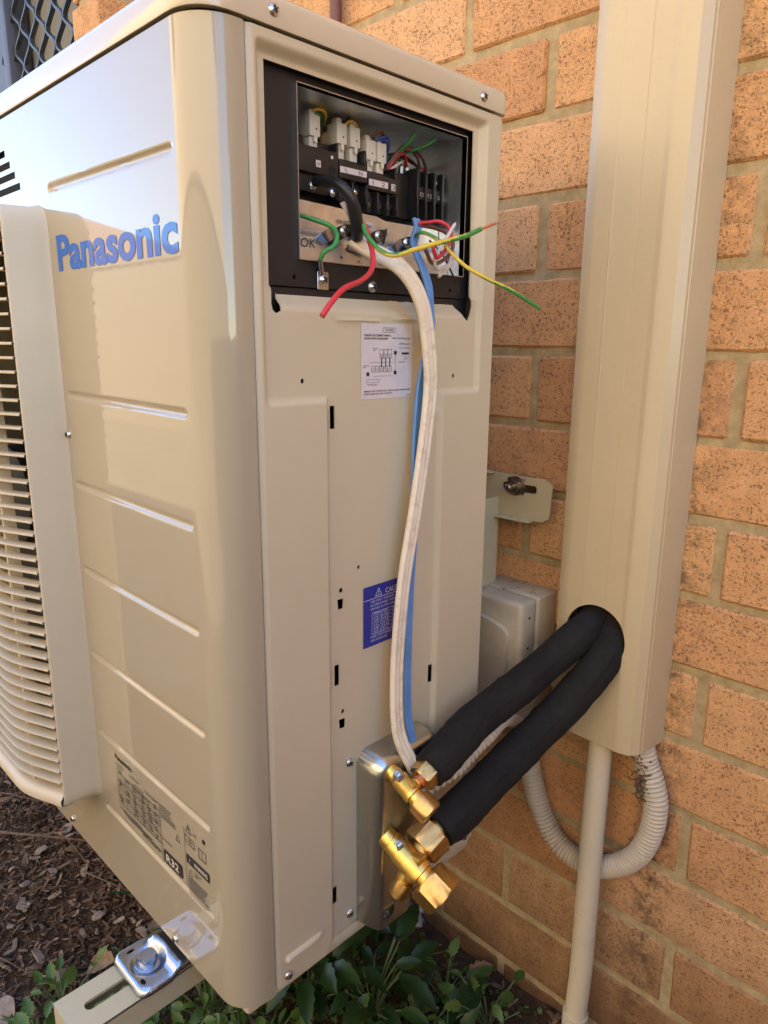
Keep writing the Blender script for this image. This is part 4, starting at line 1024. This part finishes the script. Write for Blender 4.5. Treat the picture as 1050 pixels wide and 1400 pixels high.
# ================================================================== ISOLATOR
iso = thing('isolator_switch', 'dusty beige weatherproof isolator switch box on the wall behind the unit', 'switch', (-.05, 0, .5))
ib = MB(); ib.add(*bevel_box((-.092, -.0440, .498), (-.0040, 0, .6500), .004, 3)); ib.build('base', 'plastic_isolator', iso, 40)
ic = MB(); ic.add(*bevel_box((-.091, -.0780, .500), (-.0050, -.0446, .6490), .006, 3)); ic.build('cover', 'plastic_isolator', iso, 40)
v, f = plate(rounded([(-.088, .5160), (-.0220, .5160), (-.0200, .6080), (-.0260, .6150), (-.050, .6230), (-.088, .6250)], [.006, .008, .006, .01, .02, .006]), [], lambda u, w: (u, -.0835-.0025*(1-((u+.054)/.04)**2), w), .006, .007, (0, 1, 0))
MB().add(v, f).build('flap', 'plastic_isolator', iso, 40)
for (y, z) in ((-.0620, .6290), (-.0620, .5900)):
    MB().add(*rev((-.0049, y, z), (1, 0, 0), [(0, .0030), (.0006, .0030), (.0007, .0020), (-.002, .0018)], 14)).build('screw_plug', 'plastic_isolator', iso, 40)
    MB().add(*rev((-.0043, y, z), (1, 0, 0), [(0, .0019), (.0002, .0018)], 12)).build('screw_hole', 'dark_void', iso)
mb = MB(); ir = random.Random(2)
for k in range(9):
    p = Vector((ir.uniform(-.085, -.010), ir.uniform(-.07, -.006), .6502)); a = ir.uniform(0, 6.28)
    mb.add(*tube([p, p+Vector((math.cos(a)*.004, math.sin(a)*.004, .0012)), p+Vector((math.cos(a+.6)*.009, math.sin(a+.6)*.009, .0003))], ir.uniform(.0002, .0005), 4, .004))
d = mb.build('dust_litter', 'twig', iso); d['kind'] = 'stuff'

# ================================================================== LOOSE CABLES
def flat_section(w, t_, cores=3, n=40):
    out = []
    for k in range(n):
        a = 2*math.pi*k/n; c_, s_ = math.cos(a), math.sin(a)
        y = math.copysign(abs(s_)**.5, s_)*w/2; x = math.copysign(abs(c_)**.55, c_)*t_/2*(1-.13*abs(math.sin(math.pi*cores*(y/w+.5)))**.0 + .45*(abs(math.sin(math.pi*cores*(y/w+.5)))**.6-.8)); out.append((x, y))
    return out
wc = thing('white_power_cable', 'dirty white flat power cable with stripped red, green and black cores', 'cable', (.012, -.30, .55))
WPATH = [(-.020, -.3343, 1.0321), (-.012, -.3263, 1.0245), (.000, -.3179, 1.0175), (.010, -.3104, 1.0106), (.0150, -.2993, .9983), (.0170, -.2901, .9827), (.0170, -.2832, .9644), (.0165, -.2756, .9175), (.0150, -.2794, .8661), (.0140, -.2901, .8005), (.0130, -.3004, .7470), (.0125, -.3063, .6987), (.0130, -.3102, .6412), (.0180, -.3114, .5900), (.0270, -.3010, .5540), (.0270, -.2930, .5380)]
def wrf(i, L, u): return 1.0+.02*noise.noise((L*40, 1, 2))
MB().add(*tube(WPATH, 1, step=.004, hint=(1, 0, 0), section=flat_section(.0150, .0072, 3, 64), rfun=wrf)).build('sheath', 'sheath_white', wc, 60)
def wire(name, path, r, m, parent, tip=None):
    o = MB().add(*tube(path, r, 12, .002)).build(name, m, parent, 60)
    if tip: a, b = Vector(path[-2]), Vector(path[-1]); d = (b-a).normalized(); MB().add(*tube([b-d*.001, b+d*tip*.5, b+d*tip], r*.55, 8, .002)).build('copper_core', 'copper', o, 60)
    return o
wire('red_core', [(-.018, -.334, 1.036), (-.010, -.3353, 1.0435), (-.004, -.3340, 1.0370), (.000, -.3351, 1.0294), (.010, -.3405, 1.0168), (.018, -.3496, 1.0044), (.025, -.3669, .9951), (.032, -.3910, .9875), (.036, -.4067, .9771), (.038, -.4172, .9673)], .0021, 'wire_red', wc, .0008)
g1 = two_tone('earth_core', [(-.018, -.333, 1.038), (-.010, -.3367, 1.0443), (-.004, -.3372, 1.0390), (.000, -.3378, 1.0328), (.012, -.3356, 1.0208), (.022, -.3288, 1.0165), (.028, -.3121, 1.0217), (.034, -.2887, 1.0287), (.038, -.2617, 1.0359), (.040, -.2426, 1.0434)], .0020, wc, .20, ph=5)
MB().add(*tube([(.040, -.2430, 1.0432), (.041, -.2330, 1.0468), (.042, -.2246, 1.0500)], .0012, 8, .003)).build('copper_core', 'copper', g1, 60)
MB().add(*tube([(-.036, -.3600, 1.0735), (-.026, -.3590, 1.0725), (-.012, -.3560, 1.0685), (-.006, -.3510, 1.0610), (-.006, -.3450, 1.0510), (-.010, -.3389, 1.0395), (-.016, -.3338, 1.0328)], 1, 14, .003, rfun=lambda i, L, u: .0040+.0012*sstep(.2, .7, u))).build('black_core', 'wire_black', wc, 60)
# torn-back end of the sheath
MB().add([(-.016, -.3375, 1.0330), (-.012, -.3455, 1.0440), (-.008, -.3590, 1.0545), (-.006, -.3560, 1.0560), (-.008, -.3530, 1.0555), (-.006, -.3500, 1.0580), (-.008, -.3460, 1.0500), (-.011, -.3420, 1.0420), (-.018, -.3340, 1.0330)],
         [(0, 1, 2, 3, 4), (0, 4, 5, 6, 7, 8)]).build('torn_sheath', 'wire_white', wc)
wire('copper_strands', [(-.040, -.3605, 1.0740), (-.034, -.3595, 1.0755), (-.028, -.3575, 1.0745)], .0022, 'copper', wc)
bc = thing('blue_control_cable', 'flat light blue control cable with bent stripped cores', 'cable', (.007, -.285, .56))
BPATH = [(-.0180, -.2606, 1.0552), (-.0150, -.2612, 1.0480), (-.0170, -.2640, 1.0360), (-.0100, -.2686, 1.0267), (.0010, -.2717, 1.0131), (.0065, -.2697, .9964), (.0075, -.2678, .9755), (.0075, -.2665, .9637), (.0070, -.2711, .9424), (.0060, -.2786, .9044), (.0060, -.2822, .8524), (.0060, -.2822, .7772), (.0060, -.2857, .7281), (.0065, -.2880, .6545), (.0100, -.2898, .5944), (.0200, -.2869, .5536), (.0230, -.2830, .5400)]
MB().add(*tube(BPATH, 1, step=.004, hint=(1, 0, 0), section=flat_section(.0088, .0044, 4))).build('sheath', 'sheath_blue', bc, 60)
wire('red_core', [(-.015, -.2600, 1.0520), (-.008, -.2562, 1.0520), (.000, -.2509, 1.0527), (.006, -.2443, 1.0484), (.010, -.2450, 1.0392), (.014, -.2570, 1.0276), (.015, -.2690, 1.0200), (.016, -.2757, 1.0279), (.016, -.2750, 1.0300)], .0017, 'wire_red', bc, .001)
wire('black_core', [(-.015, -.2610, 1.0500), (-.010, -.2484, 1.0493), (-.004, -.2346, 1.0450), (.000, -.2302, 1.0355), (.004, -.2432, 1.0235), (.008, -.2661, 1.0161), (.010, -.2784, 1.0261)], .0017, 'wire_brown', bc, .001)
wire('white_core', [(-.006, -.2300, 1.0330), (.004, -.2400, 1.0180), (.008, -.2600, 1.0120), (.012, -.2680, 1.0200), (.018, -.2620, 1.0349), (.021, -.2540, 1.0480)], .0016, 'wire_white', bc, .0015)
wire('white_core', [(-.010, -.2250, 1.0420), (-.004, -.2230, 1.0300), (.002, -.2330, 1.0200), (.006, -.2500, 1.0100), (.006, -.2560, 1.0060)], .0015, 'wire_white', bc)
g2 = two_tone('earth_core', [(-.014, -.2640, 1.0410), (-.006, -.2679, 1.0425), (.000, -.2628, 1.0406), (.012, -.2582, 1.0329), (.024, -.2588, 1.0228), (.034, -.2520, 1.0125), (.045, -.2378, 1.0036), (.055, -.2143, .9942), (.065, -.1847, .9802)], .00165, bc, .18, ph=7)
MB().add(*tube([(.065, -.1850, .9803), (.066, -.1800, .9778), (.067, -.1760, .9762)], .0007, 6, .003)).build('copper_core', 'copper', g2, 60)
wire('black_core', [(-.020, -.2400, 1.0400), (-.012, -.2330, 1.0300), (-.008, -.2280, 1.0200), (-.007, -.2200, 1.0090), (-.008, -.2160, 1.0040)], .0009, 'wire_black', bc)

# ================================================================== GROUND LITTER AND PLANTS
GR = random.Random(21)
def gz(x, y): return gfn(x, y)[2]
def chip_geo(rnd, L, W, T, org, yaw, tilt, roll):
    n = 5; v = []; f = []
    M = Matrix.Translation(org) @ Matrix.Rotation(yaw, 4, 'Z') @ Matrix.Rotation(tilt, 4, 'Y') @ Matrix.Rotation(roll, 4, 'X')
    ws = [rnd.uniform(.35, .8), rnd.uniform(.8, 1.1), rnd.uniform(.8, 1.1), rnd.uniform(.6, 1), rnd.uniform(.1, .7)]
    bend = rnd.uniform(-.15, .15)*L
    for i in range(n):
        x = (i/(n-1)-.5)*L; z = bend*(4*(x/L)**2-.5); off = rnd.uniform(-.12, .12)*W; w = ws[i]*W/2
        for y, zz in ((-w+off, -T/2), (w+off, -T/2), (w+off, T/2), (-w+off, T/2)): v.append(M @ Vector((x+rnd.uniform(-.04, .04)*L, y, z+zz)))
    for i in range(n-1):
        for k in range(4): f.append((i*4+k, i*4+(k+1) % 4, (i+1)*4+(k+1) % 4, (i+1)*4+k))
    f.append((3, 2, 1, 0)); f.append(tuple(range((n-1)*4, n*4))); return v, f
mb = MB()
for k in range(34000):
    x, y = GR.uniform(-1.7, .2), GR.uniform(-.85, -.01)
    dens = 1.0 if x < -.38 else .25
    if GR.random() > dens: continue
    L = GR.choice((.005, .007, .010, .014, .020))*GR.uniform(.7, 1.4); 
    mb.add(*chip_geo(GR, L, L*GR.uniform(.08, .42), GR.uniform(.0008, .003), (x, y, gz(x, y)+GR.uniform(.0, .008)), GR.uniform(0, 6.3), GR.gauss(0, .35), GR.gauss(0, .4)))
o = mb.build('bark_mulch', 'bark'); tag(o, 'dark brown shredded bark mulch covering the bed', 'mulch', kind='stuff')
chips = []
for k in range(10):
    L = .034; chips.append(MB().add(*chip_geo(GR, L, L*GR.uniform(.35, .7), .0035, (0, 0, 0), 0, GR.uniform(-.1, .1), 0)).mesh('bark_chip', 'bark_chip'))
for k in range(60):
    x, y = GR.uniform(-1.15, -.42), GR.uniform(-.62, -.2)
    o = bpy.data.objects.new('bark_chip', chips[k % 10]); COL.objects.link(o); s = GR.uniform(.35, .85) if k > 5 else GR.uniform(1.0, 1.5)
    o.location = (x, y, gz(x, y)+.008); o.rotation_euler = (GR.gauss(0, .25), GR.gauss(0, .25), GR.uniform(0, 6.3)); o.scale = (s, s, s)
    tag(o, 'loose pale brown bark chip lying on the dark mulch', 'bark chip', 'loose bark chips on the mulch')
def twig(path, r, label):
    o = MB().add(*tube(path, r, 7, .012, rfun=lambda i, L, u: r*(1-.55*u)*(1+.12*math.sin(i*2.1)))).build('twig', 'twig', None, 60); tag(o, label, 'twig')
twig([(-1.02, -.50, .03), (-.90, -.44, .045), (-.80, -.37, .05), (-.74, -.31, .04), (-.70, -.25, .02)], .0035, 'long curved brown twig lying below the fan grille')
twig([(-1.15, -.46, .03), (-1.02, -.40, .05), (-.93, -.33, .035)], .0022, 'short pale twig at the far left of the mulch')
twig([(-.86, -.40, .03), (-.80, -.36, .05), (-.70, -.345, .025)], .0016, 'thin forked twig beside the long curved twig')
twig([(-.70, -.36, .03), (-.62, -.34, .04), (-.56, -.30, .02)], .0015, 'thin straight straw coloured twig near the green leaf')
twig([(-.66, -.56, .03), (-.60, -.53, .04), (-.55, -.50, .02)], .0016, 'thin grey twig at the lower left corner of the mulch')

def leaf_mesh(name, L, W, mat, serr=0, n=9, fold=.25, droop=.35):
    v = []; f = []
    for i in range(n+1):
        u = i/n; w = W/2*math.sin(math.pi*min(1, u**.8))**.75*(1+(serr*(1 if i % 2 else -1) if 0 < i < n else 0)); x = L*u; z = L*(.25*u-droop*u*u)
        if i in (0, n): w = .0006
        v += [(x, -w, z+fold*w), (x, -w*.5, z+fold*.35*w), (x, 0, z), (x, w*.5, z+fold*.35*w), (x, w, z+fold*w)]
    for i in range(n):
        for k in range(4): f.append((i*5+k, i*5+k+1, (i+1)*5+k+1, (i+1)*5+k))
    return MB().add(v, f).mesh(name, mat, 70)
LEAFD = [leaf_mesh('leaf', .054, .023, 'leaf_dark', .09, droop=.3+.1*k) for k in range(3)]
LEAFS = [leaf_mesh('leaf', .026, .014, 'leaf_bright', .16, droop=.2+.15*k) for k in range(3)]
LEAFN = [leaf_mesh('leaf', .15, .013, 'leaf_dark', 0, droop=.5+.1*k, fold=.5) for k in range(2)]
def plant(loc, kind, n, h, label, rnd, spread=1.0):
    z0 = gz(loc[0], loc[1]); p = thing('weed_plant', label, 'plant', (loc[0], loc[1], z0), 'weeds under the outdoor unit')
    for k in range(n):
        a = rnd.uniform(0, 6.28); top = Vector((loc[0]+math.cos(a)*.035*spread*rnd.uniform(.2, 1.4), loc[1]+math.sin(a)*.035*spread*rnd.uniform(.2, 1.4), z0+h*rnd.uniform(.35, 1)))
        if kind != 'blade':
            MB().add(*tube([(loc[0], loc[1], z0-.004), ((loc[0]*.6+top.x*.4), (loc[1]*.6+top.y*.4), z0+(top.z-z0)*.6), tuple(top)], .0011, 5, .015)).build('stem', 'stem', p)
        else: top = Vector((loc[0], loc[1], z0))
        me = rnd.choice({'dark': LEAFD, 'bright': LEAFS, 'blade': LEAFN}[kind]); o = bpy.data.objects.new('leaf', me); link(o, p)
        o.location = top; s = rnd.uniform(.65, 1.2); o.scale = (s, s, s)
        o.rotation_euler = (rnd.gauss(0, .3), rnd.gauss(-.15, .35) if kind != 'blade' else rnd.uniform(-1.0, -.3), a+rnd.gauss(0, .4))
PR = random.Random(9)
for (loc, n_, h_, lb_) in (((-.33, -.29), 22, .12, 'dark green broad leafed weed below the bottom front corner screw'), ((-.22, -.24), 26, .13, 'dark green broad leafed weed under the middle of the side panel'),
        ((-.14, -.19), 24, .12, 'dark green broad leafed weed directly beneath the brass valves'), ((-.27, -.12), 20, .14, 'dark green broad leafed weed in the deep shade near the grey dried clump'),
        ((-.07, -.17), 18, .09, 'dark green broad leafed weed at the bottom centre of the photo near the wall'), ((-.42, -.20), 22, .14, 'dark green broad leafed weed seen past the front bottom edge of the unit')):
    plant(loc, 'dark', n_, h_, lb_, PR, 1.5)
for (loc, n_, lb_) in (((-.46, -.49), 16, 'bright green small leafed weed at the tip of the bracket arm'), ((-.36, -.46), 20, 'bright green small leafed weed beside the slot of the bracket arm'), ((-.28, -.40), 24, 'bright green small leafed weed under the front corner of the unit'),
        ((-.20, -.34), 20, 'bright green small leafed weed just right of the front corner'), ((-.02, -.08), 18, 'small bright green weed at the foot of the drain pipe'), ((-.10, -.08), 18, 'small bright green weed beside the dry tan leaf')):
    plant(loc, 'bright', n_, .06, lb_, PR, 1.2)
for (loc, lb_) in (((-.22, -.20), 'narrow bladed green weed under the large brass valve'), ((-.45, -.26), 'narrow bladed green weed beside the bark mulch')): plant(loc, 'blade', 9, .1, lb_, PR)
for (loc, n_, lb_) in (((-.41, -.53), 22, 'bright green small leafed weed at the lower left edge of the bracket arm'), ((-.24, -.45), 26, 'bright green small leafed weed right of the bracket arm'), ((-.30, -.35), 22, 'bright green small leafed weed half hidden behind the front corner'), ((-.12, -.28), 22, 'bright green small leafed weed at the bottom edge below the side panel'), ((-.03, -.16), 20, 'bright green small leafed weed at the bottom edge left of the drain pipe')):
    plant(loc, 'bright', n_, .07, lb_, PR, 1.4)
mb = MB()
for k in range(2600):
    x, y = PR.uniform(-.52, .1), PR.uniform(-.55, -.03)
    if PR.random() < (.55 if y > -.12 else .0): continue
    if x < -.42 and PR.random() < .75: continue
    s = PR.uniform(.006, .013); a = PR.uniform(0, 6.28); z = gz(x, y)+PR.uniform(.004, .035)
    M = Matrix.Translation((x, y, z)) @ Matrix.Rotation(a, 4, 'Z') @ Matrix.Rotation(PR.gauss(0, .5), 4, 'X') @ Matrix.Rotation(PR.gauss(0, .4), 4, 'Y')
    v = [M @ Vector(q) for q in ((0, 0, 0), (s*.4, -s*.38, .001), (s*.8, -s*.25, .002), (s, 0, 0), (s*.8, s*.25, .002), (s*.4, s*.38, .001))]; mb.add(v, [(0, 1, 2, 3), (0, 3, 4, 5)])
tag(mb.build('ground_cover', 'leaf_bright'), 'low green ground cover of tiny leaves below the unit', 'ground cover', kind='stuff')
def dead_leaf(loc, s, rz, label):
    me = leaf_mesh('dead_leaf', .05, .034, 'leaf_dead', .12, droop=-.1, fold=.7); o = bpy.data.objects.new('dead_leaf', me); COL.objects.link(o)
    o.location = (loc[0], loc[1], gz(*loc)+.01); o.rotation_euler = (.3, -.2, rz); o.scale = (s, s, s); tag(o, label, 'leaf')
dead_leaf((-.085, -.045), .9, 1.2, 'curled dry tan leaf lying against the brick wall base')
dead_leaf((-.52, -.43), 1.1, .6, 'curled dry brown leaf near the mounting foot')
lc = MB(); lr = random.Random(4)
for k in range(90):
    p = Vector((-.235+lr.gauss(0, .022), -.055+lr.gauss(0, .014), .05+abs(lr.gauss(0, .022)))); s = lr.uniform(.006, .014); a = lr.uniform(0, 6.28)
    M = Matrix.Translation(p) @ Matrix.Rotation(a, 4, 'Z') @ Matrix.Rotation(lr.uniform(-1.2, 1.2), 4, 'X')
    lc.add([M @ Vector(q) for q in ((-s, -s*.6, 0), (s*.8, -s*.7, s*.2), (s, s*.6, 0), (-s*.7, s*.8, s*.3), (0, 0, s*.5))], [(0, 1, 4), (1, 2, 4), (2, 3, 4), (3, 0, 4)])
tag(lc.build('dried_clump', 'lint'), 'grey crumpled dried clump on the ground under the brass valves', 'debris')
